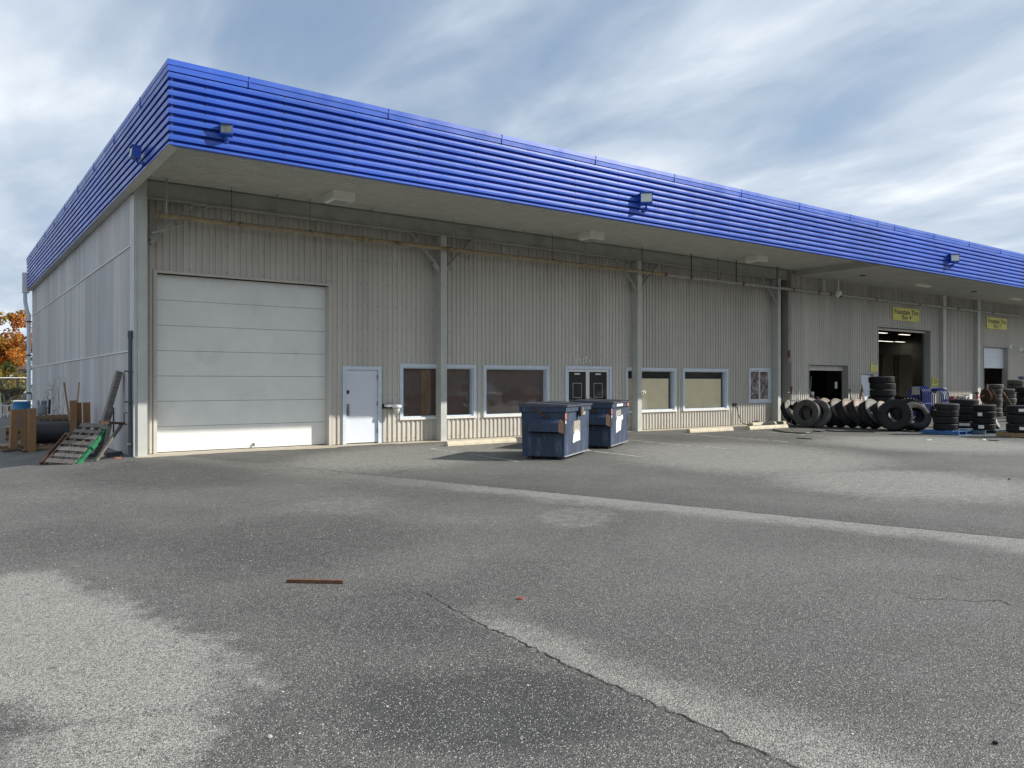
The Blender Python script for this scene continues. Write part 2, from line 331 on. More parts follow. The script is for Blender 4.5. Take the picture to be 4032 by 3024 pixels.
def m_leaf(name, a, b):
    s = Mt(name, .65, 0, .3); v = s.coord()
    s.base(s.mix(s.mr(s.noise(v, 1.4, 5, .7), .35, .65), a, b))
    tr = s.new('ShaderNodeBsdfTranslucent'); s.l.new(s.b.inputs['Base Color'].links[0].from_socket, tr.inputs[0])
    mx = s.new('ShaderNodeMixShader', inp={0: .35}); s.l.new(s.b.outputs[0], mx.inputs[1]); s.l.new(tr.outputs[0], mx.inputs[2]); s.l.new(mx.outputs[0], s.n['Material Output'].inputs[0])
m_leaf('leaf_orange', (0.58, 0.16, 0.035), (0.50, 0.27, 0.05)); m_leaf('leaf_yellowgreen', (0.20, 0.18, 0.035), (0.34, 0.23, 0.045)); m_leaf('leaf_green', (0.05, 0.075, 0.02), (0.10, 0.11, 0.03))
def m_glass(name, tint, ior=1.5, rough=0.0, bump=0.0):
    s = Mt(name); s.n.remove(s.b); o = s.n['Material Output']
    gl = s.new('ShaderNodeBsdfGlossy', inp={0: (.95, .97, 1, 1), 1: rough}); tp = s.new('ShaderNodeBsdfTransparent', inp={0: (*tint, 1)})
    lw = s.new('ShaderNodeLayerWeight', inp={0: .5}); f0 = ((ior - 1) / (ior + 1)) ** 2; fac = s.math('MULTIPLY_ADD', s.math('POWER', lw.outputs['Facing'], 4.0), 1 - f0, f0); mx = s.new('ShaderNodeMixShader')
    if bump:
        n = s.new('ShaderNodeBump', inp={0: bump, 1: .05}); s.l.new(s.noise(s.coord(True), 2.2, 4, .6, 1.2), n.inputs['Height']); s.l.new(n.outputs[0], gl.inputs['Normal'])
    s.l.new(fac, mx.inputs[0]); s.l.new(tp.outputs[0], mx.inputs[1]); s.l.new(gl.outputs[0], mx.inputs[2]); s.l.new(mx.outputs[0], o.inputs[0])
m_glass('window_glass', (.97, .97, .97), 1.8, 0.0, .02); m_glass('dark_glass', (.45, .48, .50), 2.2, 0.0, .02); m_glass('lamp_glass', (.85, .87, .85), 1.5, .1)
def m_film():
    s = Mt('crinkled_film', 0.22, 0.85); v = s.coord(True)
    n = s.noise(v, 2.6, 5, .6, 1.5); s.base(s.mix(s.mr(n, .42, .62), (0.22, 0.15, 0.15), (0.66, 0.62, 0.62))); s.bump(n, 1.0, .3)
m_film()
def m_emit(name, c, k):
    s = Mt(name); s.b.inputs['Emission Color'].default_value = (*c, 1); s.b.inputs['Emission Strength'].default_value = k; s.base((.8, .8, .8))
m_emit('tube_light', (1, .93, .8), 1.5)
simple('lens_dark', (0.13, 0.14, 0.12), .2, 0, .3, 6); simple('lens_grey', (0.40, 0.42, 0.38), .25, 0, .12, 6); simple('lens_bright', (0.62, 0.65, 0.58), .2, 0, .1, 6)
simple('fixture_white', (0.80, 0.80, 0.75), .5, 0, .05, 3)

# ------------------------------------------------------------------ mesh helpers
class MB:
    def __init__(s): s.v = []; s.f = []
    def quad(s, a, b, c, d):
        n = len(s.v); s.v += [tuple(a), tuple(b), tuple(c), tuple(d)]; s.f.append((n, n + 1, n + 2, n + 3)); return s
    def box(s, x0, x1, y0, y1, z0, z1, M=None):
        n = len(s.v)
        p = [(x0, y0, z0), (x1, y0, z0), (x1, y1, z0), (x0, y1, z0), (x0, y0, z1), (x1, y0, z1), (x1, y1, z1), (x0, y1, z1)]
        if M is not None: p = [tuple(M @ Vector(q)) for q in p]
        s.v += p; s.f += [tuple(n + i for i in q) for q in ((0, 3, 2, 1), (4, 5, 6, 7), (0, 1, 5, 4), (1, 2, 6, 5), (2, 3, 7, 6), (3, 0, 4, 7))]; return s
    def bar(s, p0, p1, wx, wz, up=(0, 0, 1)):
        p0 = Vector(p0); p1 = Vector(p1); d = (p1 - p0); ln = d.length; d.normalize(); u = Vector(up)
        if abs(d.dot(u)) > .98: u = Vector((0, 1, 0))
        r = d.cross(u).normalized(); u = r.cross(d)
        M = Matrix((r, d, u)).transposed().to_4x4(); M.translation = p0
        return s.box(-wx / 2, wx / 2, 0, ln, -wz / 2, wz / 2, M)
    def cyl(s, p0, p1, r0, r1=None, n=14, caps=True):
        if r1 is None: r1 = r0
        p0 = Vector(p0); p1 = Vector(p1); d = (p1 - p0).normalized(); u = Vector((0, 0, 1)) if abs(d.z) < .9 else Vector((1, 0, 0))
        a = d.cross(u).normalized(); b = d.cross(a); k = len(s.v)
        for p, r in ((p0, r0), (p1, r1)):
            for i in range(n):
                t = 2 * math.pi * i / n; s.v.append(tuple(p + (a * math.cos(t) + b * math.sin(t)) * r))
        for i in range(n): s.f.append((k + i, k + (i + 1) % n, k + n + (i + 1) % n, k + n + i))
        if caps: s.f.append(tuple(k + n - 1 - i for i in range(n))); s.f.append(tuple(k + n + i for i in range(n)))
        return s
    def tube(s, pts, r, n=8):
        pts = [Vector(p) for p in pts]; k = len(s.v); m = len(pts); prev = None
        for i, p in enumerate(pts):
            d = (pts[min(i + 1, m - 1)] - pts[max(i - 1, 0)]).normalized()
            if prev is None:
                u = Vector((0, 0, 1)) if abs(d.z) < .9 else Vector((1, 0, 0)); a = d.cross(u).normalized()
            else: a = (prev - d * prev.dot(d)).normalized()
            prev = a; b = d.cross(a); rr = r[i] if isinstance(r, (list, tuple)) else r
            for j in range(n):
                t = 2 * math.pi * j / n; s.v.append(tuple(p + (a * math.cos(t) + b * math.sin(t)) * rr))
        for i in range(m - 1):
            for j in range(n): s.f.append((k + i * n + j, k + i * n + (j + 1) % n, k + (i + 1) * n + (j + 1) % n, k + (i + 1) * n + j))
        s.f.append(tuple(k + n - 1 - j for j in range(n))); s.f.append(tuple(k + (m - 1) * n + j for j in range(n))); return s
    def lathe(s, prof, n=32, closed=False, c=(0, 0, 0)):
        k = len(s.v); m = len(prof)
        for (r, z) in prof:
            for i in range(n):
                t = 2 * math.pi * i / n; s.v.append((c[0] + r * math.cos(t), c[1] + r * math.sin(t), c[2] + z))
        for j in range(m if closed else m - 1):
            j2 = (j + 1) % m
            for i in range(n): s.f.append((k + j * n + i, k + j * n + (i + 1) % n, k + j2 * n + (i + 1) % n, k + j2 * n + i))
        return s
    def prism(s, poly, fn0, fn1):
        n = len(poly); k = len(s.v)
        s.v += [tuple(fn0(*p)) for p in poly] + [tuple(fn1(*p)) for p in poly]
        for i in range(n): s.f.append((k + i, k + (i + 1) % n, k + n + (i + 1) % n, k + n + i))
        s.f.append(tuple(k + n - 1 - i for i in range(n))); s.f.append(tuple(k + n + i for i in range(n))); return s
    def strip(s, prof, fn0, fn1):
        n = len(prof); k = len(s.v); s.v += [tuple(fn0(*p)) for p in prof] + [tuple(fn1(*p)) for p in prof]
        for i in range(n - 1): s.f.append((k + i, k + i + 1, k + n + i + 1, k + n + i))
        return s
    def mesh(s, name, mat, smooth=False, fix=True):
        me = bpy.data.meshes.new(name); me.from_pydata(s.v, [], s.f)
        if fix:
            bm = bmesh.new(); bm.from_mesh(me); bmesh.ops.recalc_face_normals(bm, faces=bm.faces); bm.to_mesh(me); bm.free()
        me.materials.append(MATS[mat])
        if smooth:
            me.polygons.foreach_set('use_smooth', [True] * len(me.polygons))
            try: me.set_sharp_from_angle(angle=R_(38))
            except Exception: pass
        me.update(); return me
    def build(s, name, mat, parent=None, smooth=False, loc=(0, 0, 0), fix=True, world=False):
        return link(name, s.mesh(name, mat, smooth, fix), parent, loc, world)
def root_loc(p):
    v = Vector((0, 0, 0))
    while p is not None: v += p.location; p = p.parent
    return v
def link(name, me, parent=None, loc=(0, 0, 0), world=False):
    o = bpy.data.objects.new(name, me); col.objects.link(o); o.location = loc
    if parent is not None:
        o.parent = parent
        if world: o.location = Vector(loc) - root_loc(parent)
    return o
def tag(o, label=None, cat=None, group=None, kind=None):
    if label: o['label'] = label
    if cat: o['category'] = cat
    if group: o['group'] = group
    if kind: o['kind'] = kind
    return o
def thing(name, label, cat, loc=(0, 0, 0), rz=0.0, group=None):
    o = bpy.data.objects.new(name, None); col.objects.link(o); o.location = loc; o.rotation_euler = (0, 0, rz); o.empty_display_size = .2
    return tag(o, label, cat, group)
def struct(name, mb, mat, **k): return tag(mb.build(name, mat, **k), kind='structure')
def copy_tree(o, parent=None):
    c = o.copy(); col.objects.link(c); c.parent = parent
    for ch in [x for x in o.children]: copy_tree(ch, c)
    return c
def B(*a): return MB().box(*a)
def text_mesh(txt, size, mat, shear=0.0, offset=0.0, extrude=0.002):
    cu = bpy.data.curves.new('lettering', 'FONT'); cu.body = txt; cu.size = size; cu.shear = shear; cu.offset = offset; cu.extrude = extrude; cu.align_x = 'CENTER'; cu.align_y = 'CENTER'; cu.resolution_u = 3
    o = bpy.data.objects.new('lettering', cu); col.objects.link(o); bpy.context.view_layer.update()
    me = bpy.data.meshes.new_from_object(o.evaluated_get(bpy.context.evaluated_depsgraph_get())); bpy.data.objects.remove(o)
    me.materials.clear(); me.materials.append(MATS[mat]); return me

# ------------------------------------------------------------------ ground
def build_ground():
    xs = [-400, -150, -60, -30, -15, -8, -4, -2] + [i * .5 for i in range(-2, 9)] + [5, 6, 8, 12, 20, 30, 45, 60, 100, 200, 500]
    ys = [-400, -150, -60, -30, -10, 0, 5, 10, 13, 14] + [14.5 + .5 * i for i in range(11)] + [22, 25, 30, 36, 42, 50, 60, 80, 120, 250, 600]
    m = MB(); m.v = [(x, y, gz(x, y)) for y in ys for x in xs]; nx = len(xs)
    for j in range(len(ys) - 1):
        for i in range(nx - 1): m.f.append((j * nx + i, j * nx + i + 1, (j + 1) * nx + i + 1, (j + 1) * nx + i))
    struct('ground', m, 'asphalt')
build_ground()
def ribbon(pts, w0, jit, name, mat, z=.004, sub=8):
    m = MB(); P = []
    for i in range(len(pts) - 1):
        a = Vector(pts[i][:2]); b = Vector(pts[i + 1][:2])
        for k in range(sub):
            q = a.lerp(b, k / sub); P.append(q + Vector((random.gauss(0, jit), random.gauss(0, jit))))
    P.append(Vector(pts[-1][:2])); n = len(P)
    for i, p in enumerate(P):
        d = (P[min(i + 1, n - 1)] - P[max(i - 1, 0)]).normalized(); q = Vector((-d.y, d.x)) * (w0 * random.uniform(.3, 1.0) / 2) * min(1, .2 + i / 4, .2 + (n - 1 - i) / 4)
        m.v += [(p.x - q.x, p.y - q.y, gz(p.x, p.y) + z), (p.x + q.x, p.y + q.y, gz(p.x, p.y) + z)]
    m.f = [(2 * i, 2 * i + 1, 2 * i + 3, 2 * i + 2) for i in range(n - 1)]
    return struct(name, m, mat, fix=False)
ribbon([(4.6, 17.4)] + [(7.45 + .318 * (10.2 - y_), y_) for y_ in (15.6, 14, 12, 10, 8, 6.5, 5, 3.5, 1.5)], .020, .007, 'paving_joint', 'crack_black', sub=14)
ribbon([(3.2, 5.6), (3.13, 5.1), (3.08, 4.5), (3.09, 4.2), (3.06, 3.68), (3.06, 3.07), (3.07, 2.54), (3.05, 2.1), (3.06, 1.2)], .014, .011, 'paving_crack', 'crack_black', sub=14)
ribbon([tuple(G(2016 + .9114 * x, 1700 + .9114 * y))[:2] for x, y in ((1830, 622), (1880, 625), (1940, 640), (1975, 642))], .012, .006, 'paving_crack', 'crack_black')
ribbon([tuple(G(2016 + .9114 * x, 1700 + .9114 * y))[:2] for x, y in ((1690, 715), (1800, 725), (1900, 722), (2000, 735), (2100, 728), (2200, 760))], .014, .008, 'paving_crack', 'crack_black')
ribbon([tuple(G(2016 + .9114 * x, 1700 + .9114 * y))[:2] for x, y in ((1240, 488), (1270, 492), (1305, 500))], .012, .006, 'paving_crack', 'crack_black')
# concrete apron along the wall foot and faded stall lines
def apron():
    m = MB()
    xs = [3.62 + .25 * i for i in range(98)]
    prev = None
    for x in xs:
        e = 19.42 + .10 * math.sin(x * 1.3) + random.uniform(-.05, .05) + (.25 if 8.6 < x < 10.3 or 13 < x < 20 else 0)
        q = ((x, e, .006), (x, 20.3, .022))
        if prev: m.quad(prev[0], q[0], q[1], prev[1])
        prev = q
    struct('concrete_apron', m, 'concrete', fix=False)
apron()
for x0, y0, x1, y1 in ((10.32, 17.7, 10.12, 13.6), (13.35, 17.7, 13.05, 12.8), (16.65, 17.7, 16.4, 13.0), (20.05, 17.75, 19.75, 13.4), (23.2, 17.6, 22.95, 14.0)):
    d = (Vector((x1, y1)) - Vector((x0, y0))).normalized(); q = Vector((-d.y, d.x)) * .05; m = MB()
    m.quad((x0 - q.x, y0 - q.y, .004), (x0 + q.x, y0 + q.y, .004), (x1 + q.x, y1 + q.y, .004), (x1 - q.x, y1 - q.y, .004)); struct('painted_line', m, 'line_paint', fix=False)

# ------------------------------------------------------------------ the building
XF, YF = 3.45, 15.33           # fascia planes
XS = 3.62                      # side wall face
YW = 20.03; YB = 19.65         # main wall, bay wall
XE, YE = 60.0, 43.7
ZB, ZT, ZD = 6.07, 7.62, 6.43
bld = thing('warehouse_building', 'long beige metal-sided warehouse with a blue ribbed fascia and deep canopy', 'building', (XS, YW, 0))
def bp(mb, name, mat, parent=None, **k): return mb.build(name, mat, parent or bld, world=True, **k)

def siding_sheet(x0, x1, Y, zlo, zhi, ops):
    p = .1524; m = MB(); prof = ((0, 0), (.054, 0), (.066, -.03), (.118, -.03), (.130, 0))
    br = []
    k = int(math.floor(x0 / p))
    while k * p < x1 + p:
        for o, y in prof: br.append((k * p + o, y))
        k += 1
    def yat(x):
        for (a, ya), (b, yb) in zip(br, br[1:]):
            if a <= x <= b: return ya + (yb - ya) * (x - a) / (b - a)
        return 0
    cuts = sorted({round(c, 5) for c in [x0, x1] + [b for b, _ in br if x0 < b < x1] + [e for o in ops for e in o[:2] if x0 < e < x1]})
    for a, b in zip(cuts, cuts[1:]):
        mid = (a + b) / 2; spans = [(zlo, zhi)]
        for (ox0, ox1, oz0, oz1) in ops:
            if ox0 < mid < ox1:
                ns = []
                for (s0, s1) in spans:
                    if oz0 > s0: ns.append((s0, min(s1, oz0)))
                    if oz1 < s1: ns.append((max(s0, oz1), s1))
                spans = [q for q in ns if q[1] - q[0] > .01]
        for s0, s1 in spans: m.quad((a, Y + yat(a), s0), (b, Y + yat(b), s0), (b, Y + yat(b), s1), (a, Y + yat(a), s1))
    return m
OHD = (4.17, 8.52, -1, 4.32); PED = (8.90, 10.06, -1, 2.16)
W1 = (10.64, 13.25, .64, 2.25); W2 = (13.52, 16.11, .64, 2.25); DD = (16.79, 18.90, -1, 2.27)
W3 = (19.57, 22.17, .64, 2.25); W4 = (22.53, 25.16, .64, 2.25); W5 = (26.47, 27.92, .88, 2.31)
ops_main = [OHD, PED, W1, W2, DD, W3, W4, W5]
O1 = (30.05, 33.08, -1, 2.48); OWD = (34.13, 35.23, -1, 2.12); O2 = (35.61, 40.58, -1, 4.34); O3 = (46.54, 49.59, -1, 3.71); OBD = (50.88, 51.9, -1, 2.09)
ops_bay = [O1, OWD, O2, O3, OBD]
scr = MB(); 
def sheets(x0, x1, Y, ops, zhi):
    n = max(1, round((x1 - x0) / .9144)); st = (x1 - x0) / n
    for i in range(n):
        a = x0 + i * st; b = a + st
        m = siding_sheet(a, b, Y, .03, zhi, ops)
        if m.f: bp(m, 'siding_panel', 'beige_siding', fix=False)
        for z in [.12 + .62 * q for q in range(10)]:
            for dx in (.03, .12, .33, .63):
                x = a + dx
                if any(o[0] - .02 < x < o[1] + .02 and o[2] < z < o[3] for o in ops): continue
                scr.box(x - .011, x + .011, Y - .010, Y + .01, z - .011, z + .011)
sheets(3.9, 28.25, YW, ops_main, 6.15)
sheets(28.84, XE, YB, ops_bay, 6.3)
tag(bp(scr, 'screw_heads', 'screw_dark'), kind='stuff')
# return between main wall and bay wall, backing walls, roof
bp(B(28.80, 28.84, YB, YW + .3, 0, 6.43), 'return_wall', 'beige_siding')
def backing(x0, x1, y0, y1, ops, zt, name, mat):
    xs = sorted({x0, x1} | {e for o in ops for e in o[:2]}); m = MB()
    for a, b in zip(xs, xs[1:]):
        mid = (a + b) / 2; oo = [o for o in ops if o[0] < mid < o[1]]
        if not oo: m.box(a, b, y0, y1, 0, zt)
        else:
            o = oo[0]; m.box(a, b, y0, y1, o[3], zt)
            if o[2] > 0: m.box(a, b, y0, y1, 0, o[2])
    bp(m, name, mat)
backing(3.66, 28.8, YW + .035, YW + .3, ops_main, 6.5, 'inner_wall', 'dark_interior')
backing(28.85, XE, YB + .035, YB + .26, ops_bay, 6.5, 'inner_wall', 'grey_steel')
rf = bp(B(XF + .06, XE, YF + .06, YE - .02, 7.20, 7.34), 'roof', 'flat_soffit')
bp(B(XS + .05, XE, YE - .1, YE - .03, 0, 7.2), 'rear_wall', 'beige_siding')
bp(B(XE - .05, XE, YB + .3, YE - .12, 0, 7.2), 'end_wall', 'beige_siding')
# fascia
def fascia_profile():
    P = [(-.05, ZB + .035)]; p = .1615; z = ZB + .035
    for k in range(8):
        z0 = z + k * p
        P += [(-.05, z0 + .004), (-.05, z0 + .056), (.056, z0 + .058), (.060, z0 + .105), (.056, z0 + .150), (-.05, z0 + p - .002)]
    return P
FP = fascia_profile(); ZC = FP[-1][1]
def seg(a, b, st):
    r = []; x = a
    while x < b - .05: r.append((x, min(b, x + st))); x += st
    return r
fx = [XF] + [9.53 + 6.1 * i - 6.1 * 1 for i in range(0)] + [4.21 + 0 * 1, 9.53, 15.61, 21.79, 27.9, 34.0, 40.1, 46.2, 52.3, XE]
for i in range(len(fx) - 1):
    a, b = fx[i], fx[i + 1]; f0 = (lambda o, z: (XF - o, YF - o, z)) if i == 0 else (lambda o, z, a=a: (a + .0015, YF - o, z))
    bp(MB().strip(FP, f0, lambda o, z, b=b: (b - .0015, YF - o, z)), 'fascia_panel', 'blue_metal', fix=False)
fy = [YF, 21.4, 27.5, 33.6, 39.7, YE]
for i in range(len(fy) - 1):
    a, b = fy[i], fy[i + 1]; f0 = (lambda o, z: (XF - o, YF - o, z)) if i == 0 else (lambda o, z, a=a: (XF - o, a + .0015, z))
    bp(MB().strip(FP, lambda o, z, b=b: (XF - o, b - .0015, z), f0), 'fascia_panel', 'blue_metal', fix=False)
fs = MB()
for k in range(8):
    for x in [XF + .6 + 1.52 * q for q in range(36)]: fs.box(x - .010, x + .010, YF + .03, YF + .052, ZB + .035 + k * .1615 + .022, ZB + .035 + k * .1615 + .042); fs.box(x - .009, x + .009, YF - .066, YF - .05, ZB + .035 + k * .1615 + .142, ZB + .035 + k * .1615 + .158)
tag(bp(fs, 'fascia_screws', 'sign_black'), kind='stuff')
CPf = [(-.30, ZT - .02), (.072, ZT), (.078, ZT - .10), (.066, ZT - .115), (.066, ZC + .012), (-.048, ZC + .004)]
cx = [XF, 4.86] + [4.86 + 3.0 * i for i in range(1, 8)] + [27.63] + [28.86 + 3 * i for i in range(0, 11)]; cx = [c for c in cx if c < XE - .5] + [XE]
for i in range(len(cx) - 1):
    a, b = cx[i], cx[i + 1]; f0 = (lambda o, z: (XF - o, YF - o, z)) if i == 0 else (lambda o, z, a=a: (a + .003, YF - o, z))
    m = MB().strip(CPf, f0, lambda o, z, b=b: (b - .003, YF - o, z))
    if i: m.box(a - .012, a + .012, YF - .083, YF - .066, ZC + .01, ZT + .001)
    bp(m, 'coping_piece', 'blue_metal', fix=False)
cy = [YF] + [17.7 + 3 * i for i in range(9)] + [YE]
for i in range(len(cy) - 1):
    a, b = cy[i], cy[i + 1]; f0 = (lambda o, z: (XF - o, YF - o, z)) if i == 0 else (lambda o, z, a=a: (XF - o, a + .003, z))
    m = MB().strip(CPf, lambda o, z, b=b: (XF - o, b - .003, z), f0)
    if i: m.box(XF - .083, XF - .066, a - .012, a + .012, ZC + .01, ZT + .001)
    bp(m, 'coping_piece', 'blue_metal', fix=False)
TP = [(-.05, ZB + .037), (.05, ZB + .04), (.05, ZB), (-.10, ZB - .002)]
bp(MB().strip(TP, lambda o, z: (XF - o, YF - o, z), lambda o, z: (XE, YF - o, z)), 'fascia_trim', 'blue_metal', fix=False)
TP2 = [(-.05, ZB + .037), (.05, ZB + .04), (.05, ZB), (-.19, ZB - .002)]
bp(MB().strip(TP2[:3], lambda o, z: (XF - o, YE, z), lambda o, z: (XF - o, YF - o, z)), 'fascia_trim', 'blue_metal', fix=False)
bp(MB().quad((XF - .04, YF - .03, ZB + .004), (XS - .01, YF - .03, ZB + .004), (XS - .01, YE, ZB + .004), (XF - .04, YE, ZB + .004)), 'soffit_strip', 'soffit_grey', fix=False)
bp(B(XF + .01, XE, YF + .053, YF + .075, ZB + .02, ZT - .03), 'fascia_backing', 'soffit_grey')
bp(B(XF + .053, XF + .075, YF + .08, YE, ZB + .02, ZT - .03), 'fascia_backing', 'soffit_grey')
# soffit deck with ribs along the length
sp = []
y = YF + .05
while y < 19.78:
    sp += [(y, ZD + .07), (y + .075, ZD + .07), (y + .078, ZD), (y + .149, ZD), (y + .152, ZD + .07)]; y += .1524
bp(MB().strip(sp, lambda y, z: (XF + .17, y, z), lambda y, z: (29.06, y, z)), 'soffit', 'soffit_grey', fix=False)
bp(B(29.06, XE, YF + .06, YB + .02, 6.20, 6.46), 'bay_soffit', 'flat_soffit')
# beam at the wall head
def ibeam(x0, x1, y, z0, z1):
    m = MB(); m.box(x0, x1, y - .09, y + .09, z0, z0 + .035); m.box(x0, x1, y - .012, y + .012, z0 + .035, z1 - .02); m.box(x0, x1, y - .08, y + .08, z1 - .02, z1); return m
bp(ibeam(3.9, 28.8, 19.80, 6.0, ZD + .02), 'steel_beam', 'beam_grey')
bp(B(3.63, 3.895, 19.63, 19.95, 6.002, ZD), 'beam_end', 'column_paint')
# columns, knee braces
def hcol(x0, x1, y0, y1, z1):
    m = MB(); m.box(x0, x1, y0, y0 + .022, 0, z1); m.box(x0, x1, y1 - .022, y1, 0, z1); m.box(x0 + .004, x1 - .004, y0 + .022, y1 - .022, 0, z1); return m
bp(B(3.70, 3.90, 19.62, YW + .05, 0, 6.0), 'column', 'column_paint')
bp(B(XS - .002, 3.698, 19.66, 19.95, 0, 6.05), 'corner_trim', 'column_paint')
for x in (11.93, 19.97, 28.09):
    c = bp(hcol(x - .1, x + .1, 19.70, YW - .035, 5.998), 'column', 'column_paint'); bp(B(x - .13, x + .13, 19.66, YW - .04, 0, .02), 'base_plate', 'column_paint', c)
for x in (41.66, 45.52): bp(B(x - .155, x + .155, 19.42, YB - .032, 0, 6.198), 'column', 'column_paint')
for x in (31.0,): bp(B(x - .10, x + .10, 19.5, YB - .032, 5.5, 6.19), 'column', 'column_paint')
for x, ss in ((3.9, (1,)), (11.93, (-1, 1)), (19.97, (-1, 1)), (28.09, (-1,))):
    for s_ in ss:
        m = MB().bar((x + s_ * .1, 19.80, 5.05), (x + s_ * 1.08, 19.80, 6.0), .08, .06); m.bar((x + s_ * .1, 19.80, 4.96), (x + s_ * .32, 19.80, 5.17), .10, .08); bp(m, 'knee_brace', 'beam_grey')
# side wall: 4 x 8 ft plywood sheets in three courses, flashings between them
bp(B(XS + .024, XS + .06, 19.7, YE, -.4, 6.3), 'side_wall_core', 'dark_interior')
for c_, (z0, z1) in enumerate(((-.35, 2.43), (2.465, 4.87), (4.905, 6.20))):
    off = (0, .4, .9)[c_]; e = [19.97]; y = 19.97 + 1.22 - off * .6
    while y < YE: e.append(y); y += 1.22
    e.append(YE)
    for a, b in zip(e, e[1:]):
        if b - a < .05: continue
        d = random.uniform(0, .004); bp(B(XS - d, XS + .02, a + .003, b - .003, z0, z1), 'plywood_sheet', 'weathered_plywood')
for z in (2.447, 4.887):
    for a, b in seg(19.97, YE, 3.05): bp(B(XS - .022, XS + .022, a + .004, b - .004, z - .013 + random.uniform(-.005, .005), z + .014), 'flashing_strip', 'sill_white')
bp(B(3.605, 3.618, 19.93, 19.965, 2.0, 6.0), 'corner_strip', 'white_plastic')

# overhead door
d_ = MB(); x0, x1, _, zt = OHD
d_.box(x0 - .06, x0 + .02, YW - .045, YW + .28, 0.02, zt); d_.box(x1 - .02, x1 + .06, YW - .045, YW + .28, 0.02, zt); d_.box(x0 - .06, x1 + .06, YW - .05, YW + .28, zt, zt + .06)
ohd = bp(d_, 'overhead_door', 'beige_siding'); n = 7; hgt = (zt - .04) / n
for i in range(n): bp(B(x0 + .02, x1 - .02, YW + .215, YW + .26, .04 + i * hgt, .04 + (i + 1) * hgt - .009), 'door_panel', 'door_white', ohd)
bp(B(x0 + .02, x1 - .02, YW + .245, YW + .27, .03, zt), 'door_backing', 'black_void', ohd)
bp(MB().cyl((6.55, YW + .215, .13), (6.55, YW + .17, .13), .03, n=10).box(6.53, 6.57, YW + .165, YW + .18, .07, .15), 'handle', 'steel_grey', ohd)
# pedestrian door
x0, x1, _, zt = PED; d_ = MB()
d_.box(x0, x0 + .10, YW - .05, YW + .06, .02, zt); d_.box(x1 - .10, x1, YW - .05, YW + .06, .02, zt); d_.box(x0 + .1, x1 - .1, YW - .053, YW + .06, zt - .10, zt)
ped = bp(d_, 'entry_door', 'frame_bluewhite'); bp(B(x0 + .1, x1 - .1, YW + .045, YW + .058, .0, .05), 'threshold', 'steel_grey', ped)
leaf = bp(B(x0 + .106, x1 - .106, YW + .01, YW + .05, .05, zt - .105), 'door_leaf', 'steel_door_white', ped)
bp(MB().box(9.03, 9.11, YW - .004, YW + .01, .80, 1.12).cyl((9.07, YW - .02, 1.07), (9.07, YW, 1.07), .017, n=10).box(9.055, 9.085, YW - .05, YW - .035, .83, .99).box(9.06, 9.08, YW - .04, YW, .83, .85).box(9.06, 9.08, YW - .04, YW, .97, .99), 'door_handle', 'steel_grey', ped)
for z in (.30, 1.06, 1.80): bp(B(9.945, 9.962, YW - .012, YW + .012, z, z + .12), 'hinge', 'rusty_red', ped)
bp(B(9.02, 9.11, YW + .004, YW + .0095, 1.40, 1.50), 'sticker', 'sticker_maroon', ped); bp(B(9.02, 9.11, YW + .004, YW + .0094, 1.375, 1.398), 'sticker_edge', 'paper_white', ped)
# windows
def window(o, board, name='window'):
    x0, x1, z0, z1 = o; m = MB(); t = .10
    m.box(x0, x0 + t, YW - .055, YW + .02, z0 + .07, z1 - t); m.box(x1 - t, x1, YW - .055, YW + .02, z0 + .07, z1 - t); m.box(x0, x1, YW - .058, YW + .02, z1 - t, z1)
    m.box(x0 + t, x0 + t + .03, YW - .01, YW + .16, z0 + .07, z1 - t); m.box(x1 - t - .03, x1 - t, YW - .01, YW + .16, z0 + .07, z1 - t); m.box(x0 + t + .03, x1 - t - .03, YW - .01, YW + .16, z1 - t - .03, z1 - t); m.box(x0 + t + .03, x1 - t - .03, YW - .01, YW + .16, z0 + .07, z0 + .10)
    wn = bp(m, name, 'frame_bluewhite')
    bp(B(x0 - .01, x1 + .01, YW - .075, YW + .02, z0, z0 + .068), 'sill', 'sill_white', wn)
    a, b, c, d = x0 + t + .03, x1 - t - .03, z0 + .10, z1 - t - .03
    bp(MB().quad((a, YW + .10, c), (b, YW + .10, c), (b, YW + .10, d), (a, YW + .10, d)), 'pane', 'window_glass', wn, fix=False)
    if board == 'brown': bp(B(a, b, YW + .125, YW + .14, c, d), 'window_covering', 'brown_paper', wn)
    elif board == 'beige':
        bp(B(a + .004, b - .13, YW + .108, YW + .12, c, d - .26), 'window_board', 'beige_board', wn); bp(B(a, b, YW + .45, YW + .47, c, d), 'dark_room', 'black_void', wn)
    return wn
w1 = window(W1, 'brown'); bp(B(11.42, 11.75, YW + .112, YW + .122, .75, 2.1), 'inner_post', 'brown_post', w1)
window(W2, 'brown'); window(W3, 'beige'); window(W4, 'beige')
# sliding window
x0, x1, z0, z1 = W5; m = MB()
for a, b, c, d in ((x0, x0 + .10, z0, z1), (x1 - .10, x1, z0, z1), (x0 + .1, x1 - .1, z1 - .10, z1), (x0 + .1, x1 - .1, z0, z0 + .11)): m.box(a, b, YW - .05, YW + .08, c, d)
w5 = bp(m, 'sliding_window', 'frame_bluewhite'); xm = (x0 + x1) / 2
for a, b, yy in ((x0 + .1, xm + .03, YW + .03), (xm - .02, x1 - .1, YW)):
    m = MB()
    for p, q, r, s_ in ((a, a + .05, z0 + .11, z1 - .1), (b - .05, b, z0 + .11, z1 - .1), (a + .05, b - .05, z1 - .15, z1 - .1), (a + .05, b - .05, z0 + .11, z0 + .16)): m.box(p, q, yy - .012, yy + .012, r, s_)
    bp(m, 'sash', 'white_plastic', w5); bp(B(a + .05, b - .05, yy - .004, yy + .006, z0 + .16, z1 - .15), 'pane', 'crinkled_film', w5)
